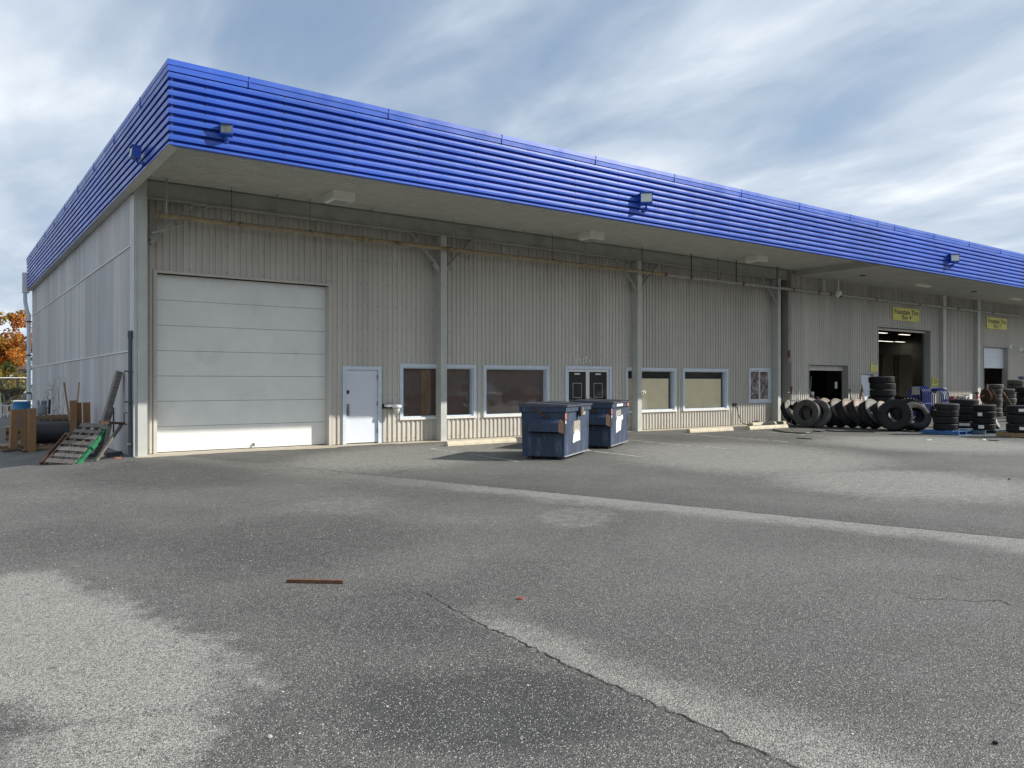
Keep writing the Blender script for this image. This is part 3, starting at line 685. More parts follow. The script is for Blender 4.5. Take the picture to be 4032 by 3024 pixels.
# glazed double door
x0, x1, _, zt = DD; m = MB()
m.box(x0, x0 + .11, YW - .05, YW + .06, .02, zt); m.box(x1 - .11, x1, YW - .05, YW + .06, .02, zt); m.box(x0 + .11, x1 - .11, YW - .052, YW + .06, zt - .11, zt)
dd = bp(m, 'double_door', 'frame_bluewhite'); xm = 17.82
for a, b in ((x0 + .11, xm), (xm, x1 - .11)):
    m = MB()
    for p, q, r, s_ in ((a + .004, a + .075, .04, zt - .115), (b - .075, b - .004, .04, zt - .115), (a + .075, b - .075, zt - .19, zt - .115), (a + .075, b - .075, .04, .28)): m.box(p, q, YW + .0, YW + .04, r, s_)
    lf = bp(m, 'door_leaf', 'white_plastic', dd); bp(MB().quad((a + .075, YW + .016, .28), (b - .075, YW + .016, .28), (b - .075, YW + .016, zt - .19), (a + .075, YW + .016, zt - .19)), 'pane', 'dark_glass', dd, fix=False)
    c_ = (a + b) / 2; m = MB()
    for p, q, r, s_ in ((c_ - .2, c_ + .2, 1.68, 1.70), (c_ - .2, c_ + .2, 1.20, 1.22), (c_ - .2, c_ - .18, 1.22, 1.68), (c_ + .18, c_ + .2, 1.22, 1.68)): m.box(p, q, YW + .009, YW + .0145, r, s_)
    bp(m, 'decal_outline', 'paper_grey', dd); bp(B(c_ - .12, c_ + .12, YW + .009, YW + .0145, 1.98, 2.03), 'notice_strip', 'paper_white', dd)
    bp(MB().tube([(b - .1 if a < 17.2 else a + .1, YW, .95), (b - .1 if a < 17.2 else a + .1, YW - .06, .98), (b - .1 if a < 17.2 else a + .1, YW - .06, 1.2), (b - .1 if a < 17.2 else a + .1, YW, 1.23)], .012), 'door_handle', 'steel_grey', dd)
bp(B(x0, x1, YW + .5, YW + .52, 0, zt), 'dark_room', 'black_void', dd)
# glue traces where a street number hung
for i, px in enumerate((1213, 1236, 1257, 1276, 1297, 1331, 1363)):
    q = WY(1500 + px * .6329, 800 + (985 if i != 3 else 975) * .6329, YW - .034); m = MB(); 
    for k in range(3): m.box(q.x - .012 + random.uniform(-.02, .02), q.x + .012 + random.uniform(-.01, .02), YW - .036, YW - .0305, q.z - .10 + .075 * k, q.z - .03 + .075 * k)
    bp(m, 'glue_mark', 'paper_white')

# bay openings: room behind, partly raised doors
bp(B(28.9, XE - .1, 20.0, 33.0, -.02, .012), 'bay_floor', 'interior_floor')
bp(B(28.86, 28.9, 20.4, 33.0, 0, 6.5), 'bay_wall', 'dark_interior'); bp(B(28.86, XE - .1, 33.0, 33.1, 0, 6.5), 'bay_wall', 'dark_interior'); bp(B(28.9, XE - .1, 19.95, 33, 6.46, 6.52), 'bay_ceiling', 'dark_interior')
def liner(o, name):
    x0, x1, _, zt = o; m = MB(); y0, y1 = YB - .04, YB + .275
    m.box(x0 - .035, x0 + .012, y0, y1, 0, zt); m.box(x1 - .012, x1 + .035, y0, y1, 0, zt); m.box(x0 - .035, x1 + .035, y0 - .003, y1, zt, zt + .04); return bp(m, name, 'grey_steel')
l1 = liner(O1, 'bay_door'); bp(B(O1[0] + .02, O1[1] - .02, YB + .2, YB + .24, 2.25, 2.47), 'door_panel', 'beige_siding', l1)
l2 = liner(O2, 'bay_door'); bp(B(O2[0] + .02, O2[1] - .02, YB + .2, YB + .24, 4.22, 4.33), 'door_panel', 'beige_siding', l2); bp(B(40.42, 40.46, YB + .24, YB + .30, 0, 4.3), 'door_track', 'steel_grey', l2)
l3 = liner(O3, 'bay_door')
for k in range(2): bp(B(O3[0] + .02, O3[1] - .02, YB + .2, YB + .24, 2.54 + .585 * k, 2.54 + .585 * (k + 1) - .006), 'door_panel', 'steel_door_white', l3)
wd = liner(OWD, 'service_door'); bp(B(OWD[0] + .02, OWD[1] - .02, YB + .10, YB + .15, .02, 2.10), 'door_leaf', 'steel_door_white', wd); bp(MB().cyl((34.95, YB + .1, 1.0), (34.95, YB + .04, 1.0), .03, n=8), 'door_knob', 'steel_grey', wd)
bd = liner(OBD, 'blue_service_door'); bp(B(OBD[0] + .02, OBD[1] - .02, YB + .10, YB + .15, .02, 2.07), 'door_leaf', 'cage_blue', bd)
# ------------------------------------------------------------------ fixtures on the building
def sprinkler():
    t = thing('sprinkler_pipe', 'long rust-stained sprinkler pipe running under the canopy along the wall head', 'pipe', (4.05, 19.4, 5.57)); y = 19.4; z = 5.57
    cps = [4.75, 6.0, 9.2, 12.6, 16.2, 20.95, 22.3, 25.3, 28.6, 30.4, 31.3, 35, 39, 43, 47, 52]
    xs = [4.08] + [c for c in cps] + [XE - .3]
    for a, b in zip(xs, xs[1:]): MB().cyl((a, y, z), (b, y, z), .056, n=14).build('pipe_section', 'pipe_rust' if b < 21 else 'pipe_galvanised', t, True, world=True)
    MB().cyl((4.05, y, z), (4.17, y, z), .080, n=14).build('end_cap', 'pipe_rust', t, True, world=True)
    for c in cps: MB().cyl((c - .05, y, z), (c + .05, y, z), .070, n=14).build('coupling', 'pipe_rust' if c < 20 else 'coupling_red', t, True, world=True)
    for sx, r in ((500 + 0 * 1, 0),): pass
    for px, r in ((656, .02), (911, .007), (1093, .014), (1221, .007), (1467, .014), (1786, .014), (2063, .014), (2175, .007), (2311, .014), (2528, .012), (2722, .018), (2826, .007), (2899, .018), (3060, .018)):
        x = WY(px, 850, y).x; m = MB().cyl((x, y, z + .04), (x, y, ZD + .02), r, n=8); m.box(x - .02, x + .02, y - .056, y + .056, z + .03, z + .065) ; m.build('hanger', 'galv_grey' if r > .008 and px < 2500 else 'black_plastic', t, True, world=True)
    for x in (31.0, 33.5, 37, 42, 46, 50): MB().cyl((x, y, z + .04), (x, y, 6.205), .012, n=8).build('hanger', 'galv_grey', t, True, world=True)
    m = MB().tube([(4.0, 19.62, 5.18), (4.15, 19.55, 5.22), (4.72, 19.42, 5.43), (4.75, 19.4, 5.54)], .018); m.build('sway_brace', 'pipe_galvanised', t, True, world=True)
    MB().tube([(4.75, 19.41, 5.62), (5.3, 19.6, 5.98), (5.42, 19.72, 6.01)], .02).build('sway_brace', 'galv_grey', t, True, world=True)
    MB().tube([(18.95, 19.41, 5.62), (19.45, 19.6, 6.0)], .02).build('sway_brace', 'galv_grey', t, True, world=True)
sprinkler()
def drain():
    t = thing('sprinkler_drop_pipe', 'thin vertical drain pipe with a red valve between the column and the tire bay wall', 'pipe', (28.5, 19.55, .9))
    MB().cyl((28.45, 19.5, 3.05), (28.45, 19.5, 5.53), .05, n=12).build('pipe_section', 'pipe_galvanised', t, True, world=True)
    MB().cyl((28.45, 19.5, 2.75), (28.45, 19.5, 3.05), .065, n=12).build('valve_body', 'coupling_red', t, True, world=True)
    MB().tube([(28.45, 19.5, 2.75), (28.45, 19.5, 2.62), (28.52, 19.5, 2.58), (28.62, 19.5, 2.56), (28.62, 19.5, 1.55)], .03).build('pipe_section', 'pipe_galvanised', t, True, world=True)
    MB().cyl((28.62, 19.5, 1.25), (28.62, 19.5, 1.56), .045, n=10).build('valve', 'coupling_red', t, True, world=True)
    MB().cyl((28.62, 19.5, 1.26), (28.62, 19.5, .0), .02, n=8).build('pipe_section', 'pipe_galvanised', t, True, world=True)
    for z in (1.3, 3.6, 5.0): MB().box(28.4, 28.8, 19.51, 19.54, z, z + .03).build('bracket', 'galv_grey', t, world=True)
drain()
def soffit_lamp(x, y, label):
    t = thing('soffit_light', label, 'light', (x, y, 6.21), 0, 'box lights under the canopy')
    m = MB(); m.prism([(-.29, .03), (-.29, .235), (.29, .235), (.29, .03), (.24, 0), (-.24, 0)], lambda a, b: (a, -.29, b), lambda a, b: (a, .29, b)); m.build('housing', 'fixture_white', t)
    B(-.21, .21, -.22, .22, -.008, .0).build('lens', 'lens_grey', t)
soffit_lamp(8.11, 18.4, 'white box light under the canopy above the white steel door')
soffit_lamp(16.66, 18.55, 'white box light under the canopy above the glazed double door')
soffit_lamp(24.75, 18.35, 'white box light under the canopy above the right-hand boarded window')
def flood(x, y, z, face, label, lens, tilt=.35, scale=1.0):
    t = thing('flood_light', label, 'light', (x, y, z), face, 'flood lights on the blue fascia')      # local -Y is the shining side
    t.scale = (scale,) * 3
    m = MB(); m.prism([(0.0, -.17), (0.02, .14), (-.20, .17), (-.24, -.13)], lambda a, b: (-.17, a, b), lambda a, b: (.17, a, b)); m.build('housing', 'blue_metal', t)
    m = MB().quad((-.15, -.2445, -.10), (.15, -.2445, -.10), (.15, -.2065, .145), (-.15, -.2065, .145)); m.build('lens', lens, t, fix=False)
    B(-.19, .19, -.25, .03, .16, .185).build('visor', 'blue_metal', t)
    MB().tube([(0, -.10, -.15), (0, -.06, -.24), (0, .08, -.26)], .03).cyl((0, .05, -.26), (0, .11, -.26), .07, n=12).build('mount', 'blue_metal', t, True)
flood(4.42, YF - .11, 6.47, R_(-18), 'flood light on the front fascia nearest the building corner', 'lens_dark', .35, .64)
flood(15.62, YF - .155, 6.70, R_(-42), 'flood light in the middle of the front fascia', 'lens_bright', .35, .95)
flood(33.2, YF - .155, 6.72, R_(-40), 'flood light on the front fascia above the tire bays', 'lens_bright')
flood(XF - .125, 17.45, 6.38, R_(-90), 'flood light on the side fascia around the corner', 'lens_grey', .35, .74)
def strip_light(x, y, label):
    t = thing('strip_light', label, 'light', (x, y, 6.12), 0, 'strip lights above the tire bays')
    B(-.62, .62, -.1, .1, .045, .08).build('housing', 'fixture_white', t); 
    for s_ in (-.05, .05): MB().cyl((-.58, s_, .02), (.58, s_, .02), .022, n=8).build('tube', 'fixture_white', t, True)
    for a in (-.6, .6): B(a - .02, a + .02, -.09, .09, 0, .045).build('end_cap', 'fixture_white', t)
strip_light(36.4, 17.95, 'fluorescent strip light on the flat soffit left of the Bay 4 sign'); strip_light(46.2, 17.9, 'fluorescent strip light on the flat soffit by the Bay 3 sign')
for x, y, lb in ((31.2, 17.85, 'small dark vent in the flat soffit nearest the step'), (41.05, 17.75, 'small dark vent in the flat soffit between the strip lights')):
    t = thing('soffit_vent', lb, 'vent', (x, y, 6.17), 0, 'vents in the flat soffit'); B(-.12, .12, -.08, .08, .0, .03).build('grille', 'black_plastic', t); 
def dome(label, x, y, z, wall):
    t = thing('security_camera', label, 'camera', (x, y, z), 0, 'white dome cameras')
    m = MB().lathe([(.001, -.16), (.07, -.14), (.11, -.09), (.125, -.02), (.14, 0), (.14, .05), (.12, .12), (.06, .16), (.02, .17)], 20); m.build('dome', 'white_plastic', t, True)
    MB().lathe([(.001, -.165), (.055, -.15), (.085, -.115), (.098, -.085), (.09, -.08)], 16, c=(.03, -.04, 0)).build('lens_bubble', 'black_plastic', t, True)
    if wall: MB().tube([(0, 0, .16), (0, .03, .24), (-.15, .25, .26), (-.25, .40, .26)], .03).box(-.34, -.16, .38, .44, .1, .34).build('wall_arm', 'white_plastic', t, True)
    else: MB().cyl((0, 0, .15), (0, 0, .64), .025, n=10).build('drop_pole', 'white_plastic', t, True)
dome('white dome camera hanging on a pole below the flat soffit', 31.6, 19.2, 5.57, False); dome('white dome camera on an arm right of the Bay 3 door', 50.1, 19.18, 3.6, True)
def wall_lamp():
    t = thing('wall_lamp', 'small white wall lamp with a glass jar between the steel door and window', 'light', (10.3, YW - .03, 1.0))
    B(-.20, .20, -.04, .03, -.02, .11).build('back_plate', 'black_plastic', t); B(-.17, .22, -.22, -.04, .03, .10).build('arm', 'white_plastic', t)
    MB().lathe([(.001, .04), (.13, .03), (.14, .0), (.13, -.04), (.10, -.045)], 20, c=(.13, -.22, .05)).build('cap', 'white_plastic', t, True)
    MB().lathe([(.09, 0), (.09, -.05), (.075, -.12), (.045, -.16), (.001, -.17)], 20, c=(.13, -.22, .01)).build('jar', 'lens_bright', t, True)
wall_lamp()
def bay_sign(x0, x1, z0, z1, bay):
    t = thing('bay_sign', 'yellow sign reading Fountain Tire Bay %s above the %s' % (bay, 'tall open bay' if bay == '4' else 'half-raised white door'), 'sign', (x0, YB - .06, z0), 0, 'yellow bay signs')
    wd_ = x1 - x0; ht = z1 - z0; B(0, wd_, -.012, .028, 0, ht).build('board', 'sign_yellow', t)
    for i, (tx, sz, sh, of, zz) in enumerate((('Fountain Tire', .345, .10, .006, ht * .67), ('Bay ' + bay, .32, .12, .002, ht * .27))):
        o = tag(link('lettering', text_mesh(tx, sz, 'sign_black', sh, of), t, (wd_ / 2, -.0145, zz)), kind='stuff'); o.rotation_euler = (R_(90), 0, 0)
        bb = [Vector(c) for c in o.bound_box]; wd0 = max(b.x for b in bb) - min(b.x for b in bb); k = (2.26 if i == 0 else .88) / wd0; o.scale = (k, 1.0, 1)
bay_sign(36.87, 39.37, 4.72, 5.34, '4'); bay_sign(46.82, 49.35, 4.73, 5.36, '3')
def notice(x0, x1, z0, z1, lines, label):
    t = thing('notice_sign', label, 'sign', (x0, YB - .05, z0), 0, 'small yellow notices'); W_ = x1 - x0; H = z1 - z0
    B(0, W_, -.006, .018, 0, H).build('board', 'sign_yellow', t); B(.03, W_ - .03, -.009, -.0065, H * .77, H * .95).build('header_band', 'paper_grey', t)
    for i, ln in enumerate(lines):
        if ln: 
            o = tag(link('lettering', text_mesh(ln, .095 if i < 2 else .065, 'sign_black', 0, .001), t, (W_ / 2, -.008, H * (.62 - .2 * i))), kind='stuff'); o.rotation_euler = (R_(90), 0, 0)
        else: B(W_ * .22, W_ * .78, -.009, -.0065, H * (.60 - .17 * i), H * (.655 - .17 * i)).build('print_line', 'paper_grey', t)
notice(34.93, 35.53, 2.22, 2.65, ('', '', '', ''), 'small yellow notice beside the top of the white service door')
notice(40.72, 41.36, 1.57, 2.01, ('DO NOT', 'BLOCK DOOR', 'Fountain Tire'), 'small yellow do not block door notice right of the tall bay')
# ceiling lamps and vehicles inside the bay
for i, (x, y) in enumerate(((47.43, 25.94), (50.43, 26.03), (57.7, 31.0), (59.0, 30.8), (56.3, 31.0))):
    t = thing('bay_ceiling_lamp', 'lit fluorescent lamp inside the tall bay, number counted from the door'.replace(', number counted from the door', ('', ' at the near left', ' deep inside', ' deep inside at the middle', ' deep inside on the right')[i]) if i != 0 else 'lit fluorescent lamp inside the tall bay nearest the left jamb', 'light', (x, y, 4.78), 0, 'lit lamps inside the bay')
    B(-.6, .6, -.12, .12, .05, .12).build('housing', 'dark_interior', t); B(-.58, .58, -.10, .10, .03, .048).build('tubes', 'tube_light', t)
    MB().cyl((0, 0, .11), (0, 0, 6.47 - t.location.z), .01, n=6).build('hanger', 'black_plastic', t)

# ------------------------------------------------------------------ dumpsters
def dumpster(x, y, label, variant):
    t = thing('dumpster', label, 'dumpster', (x, y, 0), math.atan2(.544, .839), 'blue steel dumpsters')
    LX, LY, H = 2.0, 1.02, 1.10; z0 = .07
    m = MB(); m.prism([(.02, z0), (0, H), (LY, H), (LY - .02, z0)], lambda a, b: (0.0 if b > .5 else .015, a, b), lambda a, b: (LX if b > .5 else LX - .015, a, b)); body = m.build('body', 'dumpster_blue', t)
    m = MB(); m.box(-.04, LX + .04, -.04, 0.0, H - .04, H + .07); m.box(-.04, LX + .04, LY, LY + .04, H - .04, H + .07); m.box(-.04, 0, 0, LY, H - .04, H + .07); m.box(LX, LX + .04, 0, LY, H - .04, H + .07); m.build('rim', 'dumpster_blue', t)
    for a, b in ((-.05, LX / 2 - .006), (LX / 2 + .006, LX + .05)):
        m = MB(); m.prism([(-.07, H + .072), (-.07, H + .105), (LY + .06, H + .15), (LY + .06, H + .072)], lambda p, q, a=a: (a, p, q), lambda p, q, b=b: (b, p, q)); ld = m.build('lid', 'dumpster_lid', t)
        m = MB(); m.bar((a + .1, -.05, H + .112), (a + .1, LY, H + .152), .04, .014); m.bar((b - .1, -.05, H + .112), (b - .1, LY, H + .152), .04, .014); m.build('lid_stiffener', 'dumpster_lid', ld)
    for s_, xx in ((-1, 0.0), (1, LX)):
        m = MB(); P = [(0, .93), (s_ * .16, .82), (s_ * .17, .63), (0, .60)]
        m.prism(P, lambda a, b: (xx + a, .80, b), lambda a, b: (xx + a * (1.0), .10, b)); pk = m.build('fork_pocket', 'dumpster_blue', t)
        m = MB(); v0 = [(xx + a, .098, b) for a, b in P]; v1 = [(xx + a * .25, .01, b + (.03 if b > .7 else -.05)) for a, b in P]
        for i in range(4): m.quad(v0[i], v0[(i + 1) % 4], v1[(i + 1) % 4], v1[i])
        m.build('pocket_flare', 'rusty_red', pk)
        B(xx + (s_ * .02 if s_ > 0 else -.15), xx + (.15 if s_ > 0 else -.02), .15, .79, .585, .60).build('pocket_slot', 'black_void', pk)
    m = MB().bar((-.03, .80, 1.15), (-.05, .36, .93), .05, .02, (1, 0, 0)); m.build('lid_bar', 'rusty_red', t)
    for a in (.12, LX - .3):
        for b in (.10, LY - .22): B(a, a + .16, b, b + .12, 0, z0 + .005).build('skid', 'black_plastic', t)
    B(0, LX, -.006, .024, z0 - .004, z0 + .02).build('bottom_lip', 'galv_grey', t)
    fr = lambda x0, x1, z0_, z1_, mt, nm, d=.004: B(x0, x1, -.016 - d, -.0125 if z1_ > 5 else .012 - .02 * z0_ / 1.1 + .004, z0_, z1_).build(nm, mt, t)
    # worn front: torn sheet, scraped plates, stickers
    def poly(pts, mt, nm, d):
        m = MB(); ff = lambda a, b: (a, .02 - .02 * (b - .07) / 1.03 - d, b); m.prism(pts, ff, lambda a, b: (a, .024 - .02 * (b - .07) / 1.03, b)); m.build(nm, mt, t)
    if variant == 0:
        poly([(.62, .36), (.70, .33), (.80, .35), (1.22, .37), (1.20, .56), (1.02, .61), (.86, .62), (.68, .52)], 'paper_white', 'torn_poster', .012)
        poly([(.66, .58), (1.24, .58), (1.22, .83), (.70, .83)], 'sticker_tan', 'glue_patch', .006); poly([(1.18, .95), (1.66, .95), (1.66, 1.04), (1.18, 1.04)], 'sticker_tan', 'faded_label', .006)
        B(.93, 1.08, -.10, -.042, .93, 1.15).build('hasp', 'sticker_dark', t); B(1.08, 1.20, -.09, -.042, 1.0, 1.14).build('latch', 'brown_post', t)
    else:
        poly([(.55, .38), (.68, .40), (1.10, .44), (1.15, .70), (1.32, .72), (1.30, .84), (.98, .80), (.66, .82), (.56, .70)], 'paper_white', 'torn_poster', .012)
        poly([(.5, .80), (1.12, .84), (1.10, .99), (.58, .97)], 'sticker_tan', 'glue_patch', .006); poly([(1.10, 1.0), (1.62, 1.0), (1.62, 1.09), (1.10, 1.09)], 'sticker_dark', 'dark_label', .006)
        B(.45, 1.15, -.0455, -.0405, 1.085, 1.15).build('white_label', 'paper_white', t); B(1.62, 1.82, -.06, -.0405, 1.07, 1.15).build('reflector', 'tag_orange', t)
    for x0 in (.04, LX - .18): poly([(x0, .56), (x0 + .13, .58), (x0 + .14, .78), (x0 + .02, .80)], 'sticker_dark', 'scuff_patch', .004)
    poly([(.03, .90), (.12, .90), (.12, 1.05), (.03, 1.05)], 'tag_orange', 'reflector', .005); poly([(.05, .80), (.10, .80), (.10, .87), (.05, .87)], 'paper_white', 'small_label', .005)
    return t
dumpster(11.12, 13.25, 'nearer blue dumpster with a torn white sheet low on its front', 0)
dumpster(13.95, 14.78, 'farther blue dumpster with white label under the lid, behind the nearer one', 1)

# ------------------------------------------------------------------ wheel stops
def wheel_stop(x, y, ln, rz, label):
    m = MB(); P = [(-.105, 0), (-.10, .05), (-.065, .125), (.065, .125), (.10, .05), (.105, 0)]; h = ln / 2
    n = 10
    for k in range(n):
        a = -h + ln * k / n; b = -h + ln * (k + 1) / n; 
        m.strip(P, lambda p, q, a=a: (a, p, q), lambda p, q, b=b: (b, p, q))
    for s_ in (-1, 1): m.v += [(s_ * h, p, q) for p, q in P]; k = len(m.v); m.f.append(tuple(range(k - 6, k)))
    o = m.build('wheel_stop', 'stop_concrete', None, False, (x, y, .005)); o.rotation_euler = (0, 0, rz); tag(o, label, 'wheel stop', 'concrete wheel stops')
wheel_stop(12.2, 18.15, 2.35, R_(2), 'pale concrete wheel stop left of the dumpsters'); wheel_stop(21.75, 18.05, 2.2, R_(-2), 'concrete wheel stop in front of the boarded windows with a chipped middle')
wheel_stop(24.85, 17.95, 2.25, R_(-1), 'concrete wheel stop next to the tires with a black hose behind its end'); wheel_stop(27.05, 19.5, 2.2, 0, 'concrete wheel stop pushed against the wall below the sliding window')

# ------------------------------------------------------------------ tires
def tire_mesh(name, Dm, w, rim, mat, style, wall):
    r = Dm / 2; ri = rim / 2; h = w / 2; sh = .045
    P = [(ri + .01, -h * .72), (ri, -h * .62), (ri - .012, -h * .45)]
    P = [(ri - .005, -h * .60), (ri, -h * .78), (ri + .03, -h * .86), ((r + ri) / 2, -h), (r - .06, -h * .97), (r - .018, -h * .86)]
    n = 4
    tr = []
    for k in range(n):
        a = -h * .80 + 1.6 * h * k / n; b = -h * .80 + 1.6 * h * (k + 1) / n
        tr += [(r - .004 if style != 'lug' else r - .02, a + .006), (r - .0 if style != 'lug' else r - .02, b - .012)]
        if k < n - 1 and style != 'lug': tr += [(r - .016, b - .010), (r - .016, b + .004)]
    P += tr + [(r - .018, h * .86), (r - .06, h * .97), ((r + ri) / 2, h), (ri + .03, h * .86), (ri, h * .78), (ri - .005, h * .60), (ri + .02, h * .55), (r - .05, h * .70), (r - .03, 0), (r - .05, -h * .70), (ri + .02, -h * .55)]
    seg_ = 44; m = MB(); m.lathe(P, seg_, True)
    if style == 'lug':
        nl = 34
        for i in range(nl):
            for s_ in (-1, 1):
                t = 2 * math.pi * (i + (.5 if s_ > 0 else 0)) / nl; M = Matrix.Rotation(t, 4, 'Z')
                lw = math.pi * Dm / nl * .33
                m.box(r - .045, r, -lw, lw, (s_ * h * .05 if s_ > 0 else -h * .98), (h * .98 if s_ > 0 else -h * .05), M)
                if i % 1 == 0: m.box(r - .10, r - .018, -lw, lw, s_ * h * .985 - .006, s_ * h * .985 + .008, M)
    me = m.mesh(name, mat, True); me.materials.append(MATS[wall])
    for pl in me.polygons:
        c = pl.center
        if abs(pl.normal.z) > .55 and math.hypot(c.x, c.y) < r - .012: pl.material_index = 1
    return me
TM = {}
def tm(key, *a):
    if key not in TM: TM[key] = tire_mesh('tire', *a)
    return TM[key]
tm('truck', 1.05, .285, .572, 'rubber_pale', 'rib', 'rubber_dusty'); tm('truckb', 1.05, .285, .572, 'rubber_black', 'rib', 'rubber_wall'); tm('lug', 1.12, .33, .55, 'rubber_black', 'lug', 'rubber_tanwall'); tm('lugb', 1.10, .34, .52, 'rubber_black', 'lug', 'rubber_wall'); tm('rib_tan', 1.06, .33, .572, 'rubber_black', 'rib', 'rubber_tanwall')
tm('lugfront', 1.10, .34, .52, 'rubber_black', 'lug', 'rubber_black'); tm('lugpale', 1.14, .34, .54, 'rubber_pale', 'lug', 'rubber_black')
tm('car', .75, .222, .43, 'rubber_black', 'rib', 'rubber_black'); tm('suv', .93, .25, .50, 'rubber_black', 'rib', 'rubber_black'); tm('suvw', .93, .25, .50, 'rubber_black', 'rib', 'rubber_wall'); tm('small', .70, .21, .42, 'rubber_black', 'rib', 'rubber_black'); tm('cartan', .80, .235, .44, 'rubber_dusty', 'rib', 'rubber_dusty'); tm('bigblack', 1.05, .285, .572, 'rubber_black', 'rib', 'rubber_black')
DIM = {'truck': (1.05, .285), 'truckb': (1.05, .285), 'lug': (1.12, .33), 'lugb': (1.10, .34), 'rib_tan': (1.06, .33), 'car': (.75, .222), 'suv': (.93, .25), 'small': (.70, .21), 'cartan': (.80, .235), 'lugfront': (1.10, .34), 'lugpale': (1.14, .34), 'suvw': (.93, .25), 'bigblack': (1.05, .285)}
def put_tire(kind, x, y, axis, label, group=None, zoff=0.0, zc=None, roll=None):
    o = link('tire', TM[kind]); a = Vector(axis).normalized(); Dm, w_ = DIM[kind]
    s_ = math.sqrt(max(0, 1 - a.z * a.z)); z = (Dm / 2 - .012) * s_ + w_ / 2 * abs(a.z) if zc is None else zc
    o.location = (x, y, z + zoff); q = a.to_track_quat('Z', 'Y'); o.rotation_mode = 'QUATERNION'
    from mathutils import Quaternion
    o.rotation_quaternion = q @ Quaternion((0, 0, 1), random.uniform(0, 6.28) if roll is None else roll)
    return tag(o, label, 'tire', group)
ORD = ['bottom', 'second', 'third', 'fourth', 'fifth', 'sixth', 'seventh', 'eighth']
def stack(kind, x, y, n, desc, z0=0.0, jit=.025, labels=(), hid=0):
    Dm, w_ = DIM[kind]; g = 'tires in the ' + desc; T = []
    for k in range(n):
        pos = 'top' if k == n - 1 else ('bottom' if k == 0 else ORD[k] + ' from bottom')
        o = put_tire(kind, x + random.uniform(-jit, jit), y + random.uniform(-jit, jit), (random.uniform(-.02, .02), random.uniform(-.02, .02), 1), '%s tire of the %s' % (pos, desc), g, 0, z0 + w_ / 2 + k * (w_ - .002)); T.append(o)
    for (k, ang, wd_, ht) in labels:
        o = T[k]; r = Dm / 2 + .004; m = MB(); n_ = 5
        for i in range(n_):
            a0 = ang + wd_ / r * (i / n_ - .5); a1 = ang + wd_ / r * ((i + 1) / n_ - .5)
            m.quad((r * math.cos(a0), r * math.sin(a0), -ht / 2), (r * math.cos(a1), r * math.sin(a1), -ht / 2), (r * math.cos(a1), r * math.sin(a1), ht / 2), (r * math.cos(a0), r * math.sin(a0), ht / 2))
        lb = m.build('paper_label', 'paper_white', None, fix=False); lb.parent = o; lb.rotation_mode = 'QUATERNION'; lb.rotation_quaternion = o.rotation_quaternion.inverted()
    return T
# the row that divides the yard, leaning back towards the wall like dominoes
rw = [('truckb', 19.0, 'behind the grey tubular frame'), ('truckb', 18.48, 'second from the wall in the leaning row'), ('lugb', 18.12, 'third from the wall in the leaning row'), ('lug', 17.42, 'peeping over the two pale tires'),
      ('lugb', 17.0, 'just right of the two pale tires'), ('lug', 16.55, 'left of the one with a web-like tread in the leaning row'), ('lug', 16.1, 'with a web-like tread in the middle of the row'), ('lugb', 15.6, 'with toothed rim right of the web-tread tire'), ('rib_tan', 15.18, 'smooth one near the front end of the row'), ('truckb', 14.85, 'last of the leaning row, behind the front knobby tire')]
for i, (k, y, lb) in enumerate(rw):
    put_tire(k, 27.95 + random.uniform(-.05, .05), y, (.0 + random.uniform(-.05, .05), -.86, .50 + random.uniform(-.04, .04)), 'dark leaning tire ' + lb, 'tires leaning in a row')
put_tire('truck', 26.95, 17.69, (-.96, -.12, .22), 'pale dusty truck tire facing out, nearest of the leaning pair', 'pale truck tires'); put_tire('truck', 27.30, 17.45, (-.95, -.10, .26), 'pale truck tire behind its twin with a sunlit tread', 'pale truck tires')
put_tire('lugfront', 27.30, 14.42, (-.93, -.25, .22), 'big black knobby tire standing at the front end of the row')
put_tire('bigblack', 27.85, 14.0, (-.45, -.75, .45), 'tire lying slanted behind the front knobby tire with its rim edge lit'); put_tire('lugpale', 28.30, 14.43, (-.94, -.22, .20), 'large knobby tire behind the front one with a sunlit jagged tread')
stack('bigblack', 33.2, 18.1, 7, 'tall tire stack by the white service door', 0, .06)
stack('car', 27.0, 12.55, 4, 'four-tire stack on the bright blue pallet', .145, .02)
stack('suv', 28.95, 12.85, 4, 'stack of wide tires behind the blue pallets', .145, .02, ((0, R_(205), .34, .09), ))
stack('small', 28.15, 11.85, 4, 'stack of small new tires on the faded blue pallet', .145, .02, ((0, R_(190), .17, .11), (2, R_(182), .14, .11), (1, R_(-70), .16, .10)))
stack('bigblack', 27.65, 10.42, 3, 'stack of big new tires on the bare wood pallet', .145, .02, ((2, R_(196), .30, .09), (1, R_(212), .28, .09), (0, R_(200), .30, .09)))
put_tire('suvw', 30.35, 13.15, (.25, -.80, .50), 'leaning tire with a white-lit face behind the small new tires', 'tires leaning behind the pallets'); put_tire('suvw', 30.0, 12.45, (.25, -.80, .48), 'leaning tire between the small new tires and the wood pallet', 'tires leaning behind the pallets')
put_tire('suvw', 31.2, 14.7, (-.1, -.9, .45), 'tire with a white edge leaning beside the blue cages', 'tires leaning behind the pallets')
stack('cartan', 43.2, 17.75, 7, 'left stack before the half-raised bay door', 0, .04); stack('cartan', 44.3, 17.55, 6, 'middle stack before the half-raised bay door', 0, .03); stack('cartan', 45.6, 17.7, 8, 'tallest stack before the half-raised bay door', 0, .04)
stack('suv', 42.6, 16.0, 6, 'dark stack at the right edge by the blue door', 0, .05)
stack('suv', 38.6, 14.7, 2, 'low pair of wide tires behind the wood pallet', 0, .05)

